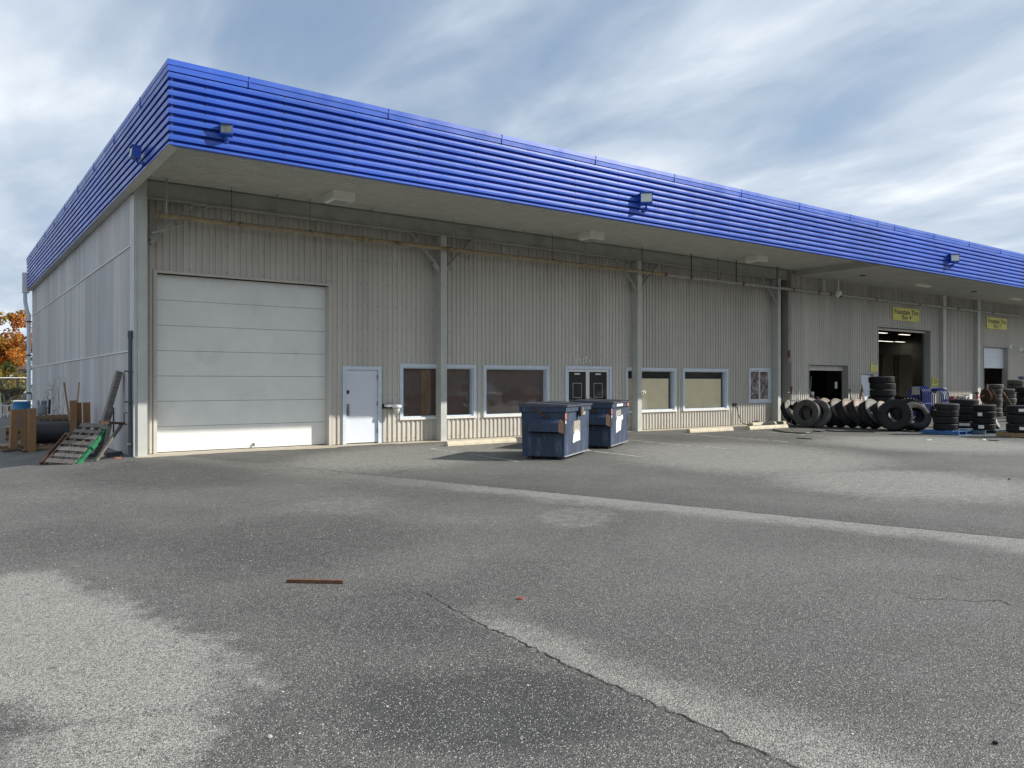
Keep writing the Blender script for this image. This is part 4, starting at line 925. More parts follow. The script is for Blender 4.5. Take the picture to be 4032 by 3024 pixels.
# ------------------------------------------------------------------ pallets
def pallet(x, y, rz, mat, label, lx=1.2, ly=1.0, z=0.0, group=None, tops=7):
    t = thing('pallet', label, 'pallet', (x, y, z), rz, group); mats = mat if isinstance(mat, tuple) else (mat, mat)
    for yy in (-ly / 2 + .02, 0, ly / 2 - .02): B(-lx / 2, lx / 2, yy - .02, yy + .02, .017, .122).build('stringer', mats[1], t)
    tp = B(-.045, .045, -ly / 2, ly / 2, 0, .018).mesh('top_board', mats[0]); 
    for i in range(tops): link('top_board', tp, t, (-lx / 2 + .045 + (lx - .09) * i / (tops - 1) + random.uniform(-.008, .008), 0, .1225))
    for i in range(3): link('bottom_board', tp, t, (-lx / 2 + .045 + (lx - .09) * i / 2, 0, -.001))
    return t
pallet(27.12, 12.55, R_(88), 'blue_pallet_wood', 'bright blue pallet under the four-tire stack', group='pallets by the tires')
pallet(28.55, 12.3, R_(80), 'faded_blue_wood', 'faded blue pallet under the small new tires', 1.5, 1.3, group='pallets by the tires')
pallet(27.65, 10.45, R_(70), 'fresh_wood', 'bare yellow wood pallet under the big new tires', group='pallets by the tires')
# ------------------------------------------------------------------ cages, bench, reel, odds and ends of the tire yard
def cage(x, y, label, nh, ht, paper):
    t = thing('tire_cage', label, 'cage', (x, y, 0), R_(2), 'blue tire inflation cages'); Wd = .66; L_ = .75; r = .028
    def hoop(xx):
        P = [(xx, -Wd / 2, .02)] + [(xx, -Wd / 2 * math.cos(a), ht - Wd / 2 + Wd / 2 * math.sin(a)) for a in [math.pi * k / 14 for k in range(15)]] + [(xx, Wd / 2, .02)]; return MB().tube(P, r, 8)
    for k in range(nh): hoop(L_ * k / (nh - 1)).build('hoop', 'cage_blue', t, True)
    for yy, zz in ((-Wd / 2, .06), (Wd / 2, .06), (-Wd / 2, .75), (Wd / 2, .75), (0, ht)): MB().cyl((-.02, yy, zz), (L_ + .02, yy, zz), .022, n=8).build('rail', 'cage_blue', t, True)
    if paper:
        for yy in (-.18, -.06, .06, .18): MB().cyl((L_, yy, .02), (L_, yy, ht - .04), .02, n=8).build('upright', 'cage_blue', t, True)
        B(-.04, -.032, -.17, .17, ht - .36, ht + .01).build('paper_sheet', 'paper_grey', t)
cage(36.3, 18.2, 'blue hooped tire cage with a grey sheet on its front', 5, 1.52, True); cage(38.35, 18.35, 'blue hooped tire cage, empty, right of the sheeted one', 5, 1.42, False)
def bench():
    t = thing('workbench', 'low cluttered bench with white boxes against the wall between the bays', 'bench', (42.6, 19.15, 0))
    B(-1.1, 1.2, -.3, .3, .80, .86).build('bench_top', 'rusty_red', t)
    for a in (-1.0, 1.1):
        for b in (-.25, .25): B(a - .03, a + .03, b - .03, b + .03, 0, .80).build('leg', 'steel_grey', t)
bench()
for x, y, wd_, ht, mt, nm, lb in ((43.0, 19.05, .5, .16, 'paper_white', 'box', 'white box lying on the low bench'), (43.4, 19.1, .3, .26, 'paper_white', 'box', 'taller white box on the right of the low bench')):
    t = thing('storage_box', lb, 'box', (x, y, .862)); B(-wd_ / 2, wd_ / 2, -.18, .18, 0, ht * .8).build('carton', mt, t); B(-wd_ / 2 - .008, wd_ / 2 + .008, -.188, .188, ht * .8, ht).build('lid', mt, t)
for i in range(4):
    t = thing('tool', ('red hand tool at the left end of the low bench', 'dark red tool on the low bench, second from the left', 'small dark wrench head on the low bench', 'pale blue can lying on the low bench')[i], 'tool', (41.75 + .28 * i, 19.1, .862), random.uniform(0, 3))
    MB().cyl((-.12, 0, .045), (.10, 0, .045), .045, .03, n=8).build('handle', ('red_paint', 'rusty_red', 'black_plastic', 'faded_blue_wood')[i], t, True); B(.08, .17, -.06, .06, .0, .16).build('head', ('black_plastic', 'red_paint', 'steel_grey', 'galv_grey')[i], t)
def jack(x, y, lb):
    t = thing('jack_stand', lb, 'jack', (x, y, 0)); 
    for a in (0, 2.1, 4.2): MB().bar((.2 * math.cos(a), .2 * math.sin(a), .0), (.03 * math.cos(a), .03 * math.sin(a), .55), .04, .04).build('leg', 'red_paint', t)
    MB().cyl((0, 0, .5), (0, 0, 1.12), .05, n=10).build('tube', 'red_paint', t, True); B(-.09, .09, -.05, .05, 1.12, 1.24).build('saddle', 'black_plastic', t)
jack(43.35, 18.6, 'red jack stand in front of the low bench')
def reel():
    t = thing('hose_reel', 'rusty round hose reel with an orange hose before the stacked tires', 'reel', (41.55, 17.35, 0), R_(-28))
    for s_ in (-.12, .12): MB().cyl((s_ - .01, 0, 1.05), (s_ + .01, 0, 1.05), .36, n=28).build('flange', 'brown_wood', t, True)
    MB().cyl((-.11, 0, 1.05), (.11, 0, 1.05), .28, n=24).build('hose_coil', 'stick_wood', t, True)
    for s_ in (-.16, .16): MB().bar((s_, -.3, 0), (s_, 0, 1.1), .04, .04).bar((s_, .3, 0), (s_, 0, 1.1), .04, .04).build('stand', 'rusty_red', t)
    MB().cyl((0, 0, 1.3), (0, 0, 1.62), .03, n=8).build('crank_handle', 'steel_grey', t, True)
reel()
tag(MB().tube([(41.35, 17.4, 1.1), (40.9, 17.8, .85), (40.4, 18.3, .55), (40.1, 18.7, .06), (40.0, 19.0, .03)], .02).build('air_hose', 'tag_orange', None, True), 'orange hose leading down from the rusty reel', 'hose')
tag(MB().tube([(42.2, 16.9, 1.25), (42.1, 16.6, .85), (41.9, 16.2, .30), (41.8, 16.1, .02)], .022).build('wooden_pole', 'fresh_wood', None, True), 'thin pale pole leaning on the stacks right of the reel', 'pole')
def frame_truck():
    t = thing('hand_truck', 'grey tubular frame standing in front of the tire row by the wall', 'hand truck', (28.0, 19.05, 0), R_(-55)); H = .98; Wd = .40
    P = [(-Wd / 2, 0, .05), (-Wd / 2, 0, H - .12), (-Wd / 2 + .035, 0, H - .035), (-Wd / 2 + .12, 0, H), (Wd / 2 - .12, 0, H), (Wd / 2 - .035, 0, H - .035), (Wd / 2, 0, H - .12), (Wd / 2, 0, .05)]
    MB().tube(P, .022, 8).build('tube_frame', 'galv_grey', t, True); MB().cyl((-Wd / 2, 0, .12), (Wd / 2, 0, .12), .018, n=8).build('crossbar', 'galv_grey', t, True)
    B(-Wd / 2 - .03, Wd / 2 + .03, -.22, .02, .0, .02).build('toe_plate', 'steel_grey', t)
frame_truck()
tag(MB().tube([(27.45, 18.75, .0), (28.25, 18.85, 1.45)], .016).build('wooden_pole', 'galv_grey', None, True), 'thin grey pole leaning by the tubular frame', 'pole')
for a, b, r, lb in (((33.0, 19.3, 0), (33.12, 19.58, 1.42), .02, 'black rod leaning on the wall left of the white service door'), ((32.85, 19.3, 0), (32.95, 19.58, 1.15), .012, 'shorter thin rod beside the black rod')):
    tag(MB().tube([a, b], r).build('steel_rod', 'black_plastic', None, True), lb, 'rod')
t = thing('steel_bar', 'dark flat steel bar leaning on the white service door', 'bar', (34.0, 19.25, 0)); MB().bar((0, 0, 0), (.22, .42, 1.6), .16, .03, (0, 1, 0)).build('bar_body', 'brown_wood', t); MB().tube([(.16, .40, 1.58), (.16, .40, 1.68), (.28, .42, 1.68), (.28, .42, 1.58)], .012).build('loop_handle', 'steel_grey', t, True)
def hose(pts, r, lb, mat='black_plastic'):
    P = [Vector(p) for p in pts]; Q = []
    for i in range(len(P) - 1):
        for k in range(6): 
            t = k / 6; p0 = P[max(i - 1, 0)]; p1 = P[i]; p2 = P[i + 1]; p3 = P[min(i + 2, len(P) - 1)]
            Q.append(.5 * ((2 * p1) + (p2 - p0) * t + (2 * p0 - 5 * p1 + 4 * p2 - p3) * t * t + (3 * p1 - p0 - 3 * p2 + p3) * t ** 3))
    Q.append(P[-1]); tag(MB().tube(Q, r, 7).build('hose', mat, None, True), lb, 'hose')
hose([(24.6, 17.5, .026), (24.1, 17.1, .026), (23.6, 16.5, .026), (23.25, 16.0, .026), (23.25, 15.6, .026), (23.5, 15.4, .026), (24.05, 15.55, .026), (24.7, 15.97, .026), (24.65, 15.66, .026), (25.3, 15.85, .026), (25.15, 15.4, .026), (25.5, 15.0, .026), (25.9, 14.4, .026)], .022, 'long black hose snaking over the paving before the tires')
hose([(25.55, YW - .05, .84), (25.57, YW - .12, .78), (25.62, YW - .18, .45), (25.75, 19.75, .12), (25.95, 19.45, .02), (26.4, 19.2, .018), (27.2, 19.15, .018), (27.9, 19.0, .018)], .016, 'thin black cable hanging from the wall plug to the ground')
t = thing('wall_outlet', 'small dark outlet on the wall left of the sliding window', 'outlet', (25.55, YW - .03, .84)); B(-.09, .09, -.05, .0, -.05, .05).build('box', 'black_plastic', t); MB().cyl((.05, -.05, 0), (.05, -.10, 0), .025, n=8).build('plug', 'black_plastic', t)
def litter(x, y, a, ln, wd_, ht, mat, name, label, cat):
    m = MB(); P = [(-ln / 2, 0), (-ln / 3, wd_ / 2), (ln / 5, wd_ * .6), (ln / 2, wd_ * .2), (ln / 2.2, -wd_ * .4), (-ln / 4, -wd_ / 2)]; m.prism(P, lambda p, q: (p, q, 0), lambda p, q: (p * .95, q * .9, ht)); o = m.build(name, mat, None, False, (x, y, .003)); o.rotation_euler = (0, 0, a); tag(o, label, cat)
litter(21.3, 14.07, R_(80), .62, .07, .02, 'black_plastic', 'rubber_strip', 'black rubber strip lying on the paving before the tire row', 'strip'); litter(23.65, 11.5, .1, .38, .08, .03, 'paper_grey', 'paper_scrap', 'white scrap on the paving before the blue pallet', 'litter')
litter(25.2, 10.62, .3, .22, .09, .02, 'paper_white', 'paper_scrap', 'white scrap on the paving before the wood pallet', 'litter'); litter(25.05, 10.3, R_(70), .40, .05, .02, 'black_plastic', 'rubber_strip', 'short dark strip beside the white scrap by the wood pallet', 'strip')
p0 = G(1000 + 480 * .2712, 2200 + 345 * .2712); p1 = G(1000 + 1300 * .2712, 2200 + 360 * .2712); st_ = MB()
st_.bar((p0.x, p0.y, .016), (p1.x, p1.y, .016), .034, .026); tag(st_.build('wood_stick', 'stick_wood'), 'broken brown wood stick lying on the empty paving', 'stick')
p = G(2016 + 38 * .9114, 1700 + 722 * .9114); litter(p.x, p.y, .2, .075, .05, .006, 'leaf_red', 'fallen_leaf', 'single red fallen leaf on the paving', 'leaf')
for i, (px, py, s_, lb) in enumerate(((583, 1594, .013, 'white pebble on the paving at the bottom left'), (2150, 1607, .014, 'dark stone on the paving at the bottom right'), (1140, 1482, .008, 'small pebble beside the paving crack'), (2180, 1036, .022, 'dark stone on the paving near the right edge'))):
    q = G(px * 1.8228, py * 1.8228); m = MB().lathe([(.001, 0), (s_ * .9, s_ * .15), (s_, s_ * .5), (s_ * .6, s_ * .95), (.001, s_)], 7); m.v = [(a * random.uniform(.8, 1.2), b * random.uniform(.8, 1.2), c) for a, b, c in m.v]
    tag(m.build('pebble', 'pebble' if i in (0, 2) else 'crack_black', None, True, (q.x, q.y, .001)), lb, 'stone')
def grit():
    m = MB(); rg = random.Random(3)
    for k in range(800):
        d = 2.2 + 16 * rg.random() ** 1.6; u = rg.uniform(-.68, .68); p = FW * d + RT * (u * d); s_ = rg.uniform(.002, .0065)
        a = rg.uniform(0, 6.28); M = Matrix.Translation((p.x, p.y, gz(p.x, p.y) + s_ * .4)) @ Matrix.Rotation(a, 4, 'Z') @ Matrix.Rotation(.5, 4, 'X')
        if p.y < 19.2: m.box(-s_, s_, -s_ * .7, s_ * .7, -s_ * .5, s_ * .5, M)
    tag(m.build('loose_grit', 'pebble'), 'loose pale grit scattered over the paving', 'grit', kind='stuff')
grit()

# ------------------------------------------------------------------ the heap along the side wall
ZL = gz(2.0, 24)
def plank_obj(name, mat, p0, p1, wx, wz, label, cat, up=(0, 0, 1), group=None):
    p0 = Vector(p0); o = MB().bar((0, 0, 0), Vector(p1) - p0, wx, wz, up).build(name, mat, None, False, p0); return tag(o, label, cat, group)
pallet(2.42, 24.95, R_(3), 'pallet_wood', 'wood pallet carrying the black steel tank by the side wall', 1.25, 1.05, gz(2.4, 24.9), 'pallets by the side wall')
pallet(1.78, 25.75, R_(4), 'pallet_wood', 'wood pallet sticking out left of the black tank', .8, 1.0, gz(1.78, 25.75), 'pallets by the side wall')
zt_ = gz(2.4, 24.9) + .142
t = thing('steel_tank', 'horizontal black steel tank lying on a pallet beside the wall', 'tank', (2.05, 25.0, zt_))
MB().cyl((0, 0, .30), (1.12, 0.03, .30), .30, n=36).build('shell', 'tank_black', t, True); MB().cyl((-.02, 0, .30), (.0, 0, .30), .27, n=30).build('end_plate', 'tank_black', t, True); B(.15, .95, -.02, .02, .595, .615).build('seam_strip', 'black_plastic', t)
def post(x, y, z0, ht, a, lean, label):
    o = thing('cardboard_post', label, 'post', (x, y, z0), a, 'brown edge posts around the tank'); o.rotation_euler = (lean[0], lean[1], a)
    B(-.085, .085, 0, .012, 0, ht).build('board_face', 'cardboard', o); B(-.085, -.073, .012, .15, 0, ht).build('board_side', 'cardboard', o)
post(1.62, 24.6, gz(1.6, 24.6) + .14, 1.02, .2, (.03, .03, 0), 'leftmost brown cardboard post left of the black tank'); post(1.86, 24.62, gz(1.86, 24.6) + .14, 1.0, -.1, (.02, -.03, 0), 'middle brown post of the three left of the tank')
post(2.02, 24.30, gz(2, 24.3), 1.16, .1, (0, 0, 0), 'brown cardboard post in front of the left end of the black tank'); post(3.02, 24.7, gz(3, 24.6) + .14, 1.12, -.05, (0, 0, 0), 'brown post at the right end of the black tank')
post(3.2, 24.95, gz(3.2, 24.9), 1.18, .0, (.02, -.03, 0), 'second brown post right of the black tank'); post(3.42, 25.05, gz(3.4, 25), 1.16, .05, (.02, -.02, 0), 'rightmost brown post standing against the side wall')
# far pallets, barrel, gas cylinder, laths
for k in range(5): pallet(2.9, 29.5, R_(2), 'pallet_wood', ('lowest', 'second lowest', 'middle', 'second highest', 'top')[k] + ' pallet of the stack under the grey gas cylinder', 1.15, .95, gz(2.9, 29.5) + .143 * k + .001 * k, 'stacked pallets by the wall')
t = thing('gas_cylinder', 'grey propane cylinder with a collar standing on the stacked pallets', 'cylinder', (2.72, 29.6, gz(2.9, 29.5) + .719))
MB().lathe([(.001, .0), (.14, .0), (.15, .03), (.155, .10), (.155, .26), (.14, .30), (.08, .33), (.001, .34)], 24).build('tank_body', 'cylinder_grey', t, True)
m = MB()
for k in range(16):
    if k in (3, 4, 10, 11): continue
    a0, a1 = 2 * math.pi * k / 16, 2 * math.pi * (k + 1) / 16; m.quad((.14 * math.cos(a0), .14 * math.sin(a0), .32), (.14 * math.cos(a1), .14 * math.sin(a1), .32), (.14 * math.cos(a1), .14 * math.sin(a1), .46), (.14 * math.cos(a0), .14 * math.sin(a0), .46))
m.cyl((0, 0, .33), (0, 0, .42), .025, n=8); m.build('collar', 'cylinder_grey', t, True)
plank_obj('dark_board', 'black_plastic', (2.95, 29.85, gz(3, 30) + .72), (2.97, 29.9, gz(3, 30) + 1.2), .07, .02, 'dark board behind the gas cylinder', 'board')
pallet(2.45, 33.6, 0, 'pallet_wood', 'pallet hidden under the blue barrel', 1.0, 1.0, gz(2.4, 33.6), 'pallets by the side wall')
t = thing('barrel', 'blue plastic barrel behind the brown posts', 'barrel', (2.45, 33.6, gz(2.4, 33) + .145)); 
MB().lathe([(.001, 0), (.27, 0), (.28, .03), (.285, .28), (.295, .30), (.285, .32), (.288, .58), (.298, .60), (.288, .62), (.28, .92), (.285, .95), (.27, .98), (.25, .96), (.001, .95)], 28).build('drum', 'blue_barrel', t, True); MB().cyl((.12, 0, .948), (.12, 0, .97), .04, n=10).build('bung', 'black_plastic', t)
zz = gz(3.1, 27); plank_obj('wood_lath', 'fresh_wood', (3.30, 27.2, zz), (3.12, 27.6, zz + 1.75), .045, .03, 'pale wood lath leaning left, crossing another by the wall', 'lath'); plank_obj('wood_lath', 'fresh_wood', (3.30, 27.1, zz), (3.50, 27.3, zz + 1.75), .045, .03, 'pale wood lath leaning right against the wall', 'lath')
t = thing('crate', 'low red and wood crate under the pallets behind the tank', 'crate', (2.2, 30.2, gz(2.2, 30))); 
for k in range(3): B(-.45, .45, -.3, -.28, .02 + .13 * k, .13 + .13 * k).build('slat', 'rusty_red' if k == 1 else 'pallet_wood', t)
B(-.45, -.43, -.28, .3, .02, .40).build('side', 'pallet_wood', t); B(.43, .45, -.28, .3, .02, .40).build('side', 'pallet_wood', t); B(-.43, .43, -.28, .3, .0, .02).build('base', 'pallet_wood', t)
q = G(45, 1700, gz(1.3, 30)); litter(q.x + .2, q.y, .1, .9, .35, .10, 'black_plastic', 'plastic_scrap', 'crumpled black plastic lying left of the pallets', 'scrap'); bpy.data.objects['plastic_scrap'].location.z = gz(q.x, q.y)
o = MB().bar((0, 0, .12), (.75, -.1, .09), .10, .02).build('white_board', 'paper_white', None, False, (q.x - .25, q.y - .05, gz(q.x, q.y))); tag(o, 'white strip lying on the black plastic scrap', 'board')
# broken grey pallet with a green edge, tilted towards the wall
def old_pallet():
    t = thing('broken_pallet', 'weathered broken pallet with a bright green edge board leaning to the wall', 'pallet', (2.42, 19.72, gz(2.4, 19.7)))
    ax = Vector((-.42, .55, .02)).normalized(); up = Vector((.62, .62, .80)); up = (up - ax * up.dot(ax)).normalized(); nn = ax.cross(up)
    M = Matrix((ax, up, nn)).transposed().to_4x4()
    for i, (a, b) in enumerate(((-.02, .10), (.17, .27), (.36, .47), (.55, .66), (.74, .85), (.93, 1.03), (1.12, 1.24))): MB().box(-.02, .74 + random.uniform(-.04, .05), a, b, -.03 + .004 * i, -.01 + .004 * i, M).build('deck_board', 'grey_wood', t)
    for a in (.24, .50): MB().box(a, a + .045, 0, 1.22, .0, .09, M).build('stringer', 'grey_wood', t)
    m = MB()
    for k in range(10):
        wv = .02 if k % 5 in (1, 2, 3) else 0; m.box(-.07, .035 - wv, .125 * k, .125 * (k + 1) - .002, .0 + wv, .095, M)
    m.build('edge_board', 'green_paint', t)
    MB().box(-.10, .055, .02, .16, -.005, .10, M).box(-.10, .06, .52, .68, -.005, .10, M).box(-.09, .06, 1.08, 1.24, -.005, .10, M).build('edge_block', 'green_paint', t)
    for k, (a, b) in enumerate(((.555, .575), (.60, .62), (.645, .665))): MB().box(-.05, .02, a, b, .101, .104, M).build('chalk_mark', 'paper_white', t)
    MB().box(-.055, .0, .05, .10, .101, .104, M).build('small_label', 'paper_white', t)
    for a in (.80, .92): MB().box(a, a + .05, -.02, .86, .01, .08, M).build('brown_rail', 'brown_wood', t)
    MB().box(.80, .97, .86, .92, .01, .08, M).build('brown_rail', 'brown_wood', t)
old_pallet()
t = thing('timber_frame', 'grey timber frame propped behind the broken pallet', 'timber', (2.95, 19.85, gz(2.95, 19.85)))
MB().bar((-.1, -.15, .0), (.52, .25, .82), .07, .05).build('rail', 'grey_wood', t); MB().bar((.02, .1, .86), (.56, .25, .80), .07, .06).build('top_rail', 'brown_wood', t); MB().bar((.1, .2, .0), (.25, .25, .84), .09, .05).build('upright', 'grey_wood', t)
z0 = gz(3.05, 21); t = thing('old_timber', 'long weathered timber beam leaning up against the side wall', 'timber', (3.02, 21.05, z0)); MB().bar((0, 0, 0), (.50, -.22, 1.98 - z0), .27, .12, (1, 0, 0)).build('beam_body', 'grey_wood', t); MB().bar((.10, -.115, .1), (.37, -.23, 1.15), .08, .03, (1, 0, 0)).build('split_strip', 'grey_wood', t)
for i, (x, y, s_, lb) in enumerate(((3.25, 20.5, .30, 'dark broken slab lying near the foot of the drain pipe'), (3.05, 20.9, .22, 'smaller dark slab behind the broken pallet'))):
    m = MB().prism([(-s_, -.1), (-s_ * .6, .14), (s_ * .7, .16), (s_, -.02), (s_ * .4, -.16)], lambda p, q: (p, q, 0), lambda p, q: (p * .9, q * .9, .07 + .04 * (p > 0))); o = m.build('broken_slab', 'dark_pipe', None, False, (x, y, gz(x, y) - .005)); tag(o, lb, 'slab')
litter(3.30, 19.75, .2, .20, .06, .025, 'brick_red', 'red_scrap', 'small red and white scrap at the foot of the building corner', 'scrap'); bpy.data.objects['red_scrap'].location.z = gz(3.3, 19.75)
# pipes on the side wall
t = thing('drain_pipe', 'dark capped drain pipe on the side wall beside the corner', 'pipe', (3.565, 19.77, gz(3.5, 20)))
MB().cyl((0, 0, 0), (0, 0, 2.86), .042, n=14).build('pipe_section', 'dark_pipe', t, True); MB().cyl((0, 0, 2.72), (0, 0, 2.90), .052, n=14).build('collar', 'dark_pipe', t, True)
for z in (.28, 1.25, 1.95): MB().box(-.09, .09, -.075, -.06, z, z + .035).box(.04, .10, -.06, .08, z, z + .035).box(-.12, -.06, -.07, .06, z, z + .035).build('pipe_clamp', 'dark_pipe', t)
t = thing('conduit', 'thin dark conduit with a switch plate low on the side wall', 'conduit', (3.60, 22.0, .45)); B(-.03, .0, 0, .03, 0, .62).build('tube', 'black_plastic', t)
t = thing('wall_bracket', 'small dark handle bracket low on the side wall by the corner', 'bracket', (3.60, 20.35, .72)); MB().tube([(0.01, 0, 0), (-.06, 0, .02), (-.06, 0, .26), (.01, 0, .28)], .012).build('grip', 'black_plastic', t, True)
t = thing('downspout', 'pale downspout with a collector box at the rear corner of the wall', 'downspout', (3.40, 43.95, 0))
B(-.17, .12, -.14, .16, 6.0, 6.95).build('collector_box', 'white_plastic', t); MB().tube([(-.05, 0, 5.98), (-.05, 0, 5.6), (.02, 0, 5.2), (.1, 0, 4.9), (.1, 0, gz(3.4, 44))], .09, 10).build('downpipe', 'frame_bluewhite', t, True)
for z in (1.2, 3.0, 4.6): B(-.02, .22, -.11, .11, z, z + .06).build('strap', 'black_plastic', t)
def vine():
    m = MB(); rg = random.Random(5)
    for k in range(6):
        y = 33 + rg.uniform(-2.5, 6); z = gz(3.4, 30) + rg.uniform(.2, 1.2); P = [Vector((XS - .02, y, z))]
        d = rg.uniform(.9, 2.2)
        for j in range(7): d += rg.uniform(-1.3, 1.3); P.append(P[-1] + Vector((rg.uniform(-.01, .004), math.cos(d) * .22, abs(math.sin(d)) * .2)))
        for q in P: q.x = min(q.x, XS - .012)
        m.tube(P, .004, 4)
    m.build('stems', 'vine_stem', thingv, world=True)
    lf = MB()
    for k in range(380):
        y = 33 + rg.uniform(-2.5, 7.5); z = gz(3.4, 30) + rg.random() ** 1.3 * 1.9 * max(0, 1 - abs(y - 36) / 6); s_ = rg.uniform(.02, .045); a = rg.uniform(0, 6.28); x = XS - rg.uniform(.02, .07)
        lf.quad((x, y + s_ * math.cos(a), z + s_ * math.sin(a)), (x - .01, y - s_ * math.sin(a), z + s_ * math.cos(a)), (x, y - s_ * math.cos(a), z - s_ * math.sin(a)), (x - .02, y + s_ * math.sin(a), z - s_ * math.cos(a)))
    lf.build('leaves', 'vine_stem', thingv, fix=False, world=True)
thingv = thing('climbing_vine', 'dry climbing vine with dark leaves on the side wall', 'vine', (XS - .02, 34, gz(3.4, 34))); vine()

# ------------------------------------------------------------------ behind the yard: fence, railing, cars, trees, house
ZF = gz(0, 40)
def railing():
    t = thing('white_railing', 'low white picket railing at the end of the side lane', 'railing', (2.0, 47.5, ZF)); x = -2.4
    while x < 2.9:
        B(x - .018, x + .018, -.015, .015, .10, .82).build('picket', 'rail_white', t); x += .155
    for a in (-2.4, -.9, .55, 2.0): B(a - .06, a + .06, -.06, .06, 0, .98).build('post', 'rail_white', t)
    B(-2.5, 3.0, -.03, .03, .82, .88).build('top_rail', 'rail_white', t); B(-2.5, 3.0, -.03, .03, .06, .10).build('bottom_rail', 'rail_white', t)
railing()
def chain():
    t = thing('chain_link_fence', 'tall chain-link fence behind the white railing', 'fence', (2.0, 49.0, ZF)); m = MB(); x0, x1, z0, z1 = -3.0, 3.0, .05, 2.25; s_ = .11
    k = x0 - (z1 - z0)
    while k < x1:
        for sg in (1, -1):
            a0 = k if sg > 0 else k + (z1 - z0); P = []
            for zz in (z0, z1):
                xx = a0 + sg * (zz - z0); P.append((xx, zz))
            (xa, za), (xb, zb) = P
            if xa < x0: za += (x0 - xa) * sg if sg > 0 else 0; xa = max(xa, x0)
            ts = [0.0, 1.0]
            (xa, za), (xb, zb) = P; lo, hi = 0.0, 1.0; dx = xb - xa
            if dx > 0: lo = max(lo, (x0 - xa) / dx); hi = min(hi, (x1 - xa) / dx)
            else: lo = max(lo, (x1 - xa) / dx); hi = min(hi, (x0 - xa) / dx)
            if hi - lo > .02: m.bar((xa + dx * lo, 0, za + (zb - za) * lo), (xa + dx * hi, 0.004 * sg, za + (zb - za) * hi), .006, .006, (0, 1, 0))
        k += s_
    tag(m.build('wire_mesh', 'steel_grey', t), kind='stuff')
    for a in (-3, 0, 2.75): MB().cyl((a, .03, 0), (a, .03, 2.35), .035, n=10).build('post', 'galv_grey', t, True)
    MB().cyl((-3, .03, 2.27), (3, .03, 2.27), .025, n=8).build('top_rail', 'rail_white', t, True)
chain()
t = thing('hi_vis_vest', 'pale green vest hanging on the chain-link fence', 'vest', (2.05 + .35, 48.93, ZF + .95)); MB().prism([(-.26, 0), (-.24, .55), (-.10, .72), (-.04, .60), (.06, .60), (.12, .74), (.24, .52), (.27, .02)], lambda a, b: (a, -.05, b), lambda a, b: (a, -.01, b)).build('cloth', 'vest_green', t); B(-.25, .25, -.056, -.051, .18, .24).build('reflective_band', 'paper_white', t)
def car(x, y, rz, mat, label, z=0.0, suv=False, name='parked_car'):
    t = thing(name, label, 'car', (x, y, z), rz, 'parked vehicles'); H = 1.75 if suv else 1.42; b_ = .95 if suv else .82
    side = [(-2.2, .35), (-2.25, .62), (-2.15, b_), (-1.1, b_ + .06), (2.0, b_ + .04), (2.2, b_ - .05), (2.22, .4), (2.0, .28), (-2.0, .28)]
    m = MB(); m.prism(side, lambda p, q: (p, -.86, q), lambda p, q: (p, .86, q)); me_ = m.build('body', mat, t)
    cab = [(-1.05, b_ + .04), (-.35, H - .06), (-.15, H), (1.45 if suv else .9, H), (2.0 if suv else 1.65, b_ + .04)]
    m = MB(); m.prism(cab, lambda p, q: (p, -.84 + .16 * (q - b_) / (H - b_), q), lambda p, q: (p, .84 - .16 * (q - b_) / (H - b_), q)); m.build('cabin', mat, t)
    for s_ in (-1, 1):
        for a, b in ((-.72, .22), (.30, 1.25 if suv else .95)):
            m = MB(); f = lambda p, q: (p, s_ * (.845 - .16 * (q - b_) / (H - b_)), q); lo, hi = b_ + .10, H - .10
            m.quad(f(a, lo), f(b, lo), f(b - (.05 if b > .5 else 0), hi), f(a + (.38 if a < 0 else 0), hi)); m.build('side_window', 'black_plastic', t, fix=False)
    m = MB(); m.quad((-.98, -.72, b_ + .12), (-.98, .72, b_ + .12), (-.42, .62, H - .08), (-.42, -.62, H - .08)); m.v = [(a - .025, b, c + .02) for a, b, c in m.v]; m.build('windscreen', 'black_plastic', t, fix=False)
    for a in (-1.4, 1.35):
        for s_ in (-1, 1):
            wh = MB().cyl((a, s_ * .68, .33), (a, s_ * .89, .33), .33, n=20).build('wheel', 'rubber_black', t, True); MB().cyl((a, s_ * .885, .33), (a, s_ * .897, .33), .2, n=14).build('rim', 'steel_grey', wh, True)
    for s_ in (-.6, .6): B(-2.26, -2.2, s_ - .17, s_ + .17, .62, .76).build('headlight', 'lens_bright', t); B(2.2, 2.235, s_ - .15, s_ + .15, .66, .80).build('tail_light', 'red_paint', t)
    return t
car(1.2, 56.5, R_(8), 'car_black', 'black car parked behind the chain-link fence', ZF, True); car(4.3, 58.5, R_(95), 'car_white', 'white car parked behind the fence next to the wall end', ZF); car(-.2, 53.5, R_(4), 'car_maroon', 'dark red car parked just beyond the fence', ZF)
def house():
    t = thing('tan_building', 'low tan building with a window far behind the fence', 'building', (0.5, 74, ZF)); B(-7, 5.5, 0, 6, 0, 3.1).build('wall', 'tan_wall', t); MB().prism([(-7.4, 3.1), (5.9, 3.1), (4.0, 4.6), (-5.5, 4.6)], lambda a, b: (a, -.4, b), lambda a, b: (a, 6.4, b)).build('roof', 'roof_brown', t)
    for a in (-3, 0.2, 3.2): f = B(a, a + 1.2, -.05, .0, 1.1, 2.4).build('window', 'rail_white', t); B(a + .08, a + 1.12, -.062, -.052, 1.18, 2.32).build('pane', 'black_plastic', f)
house()
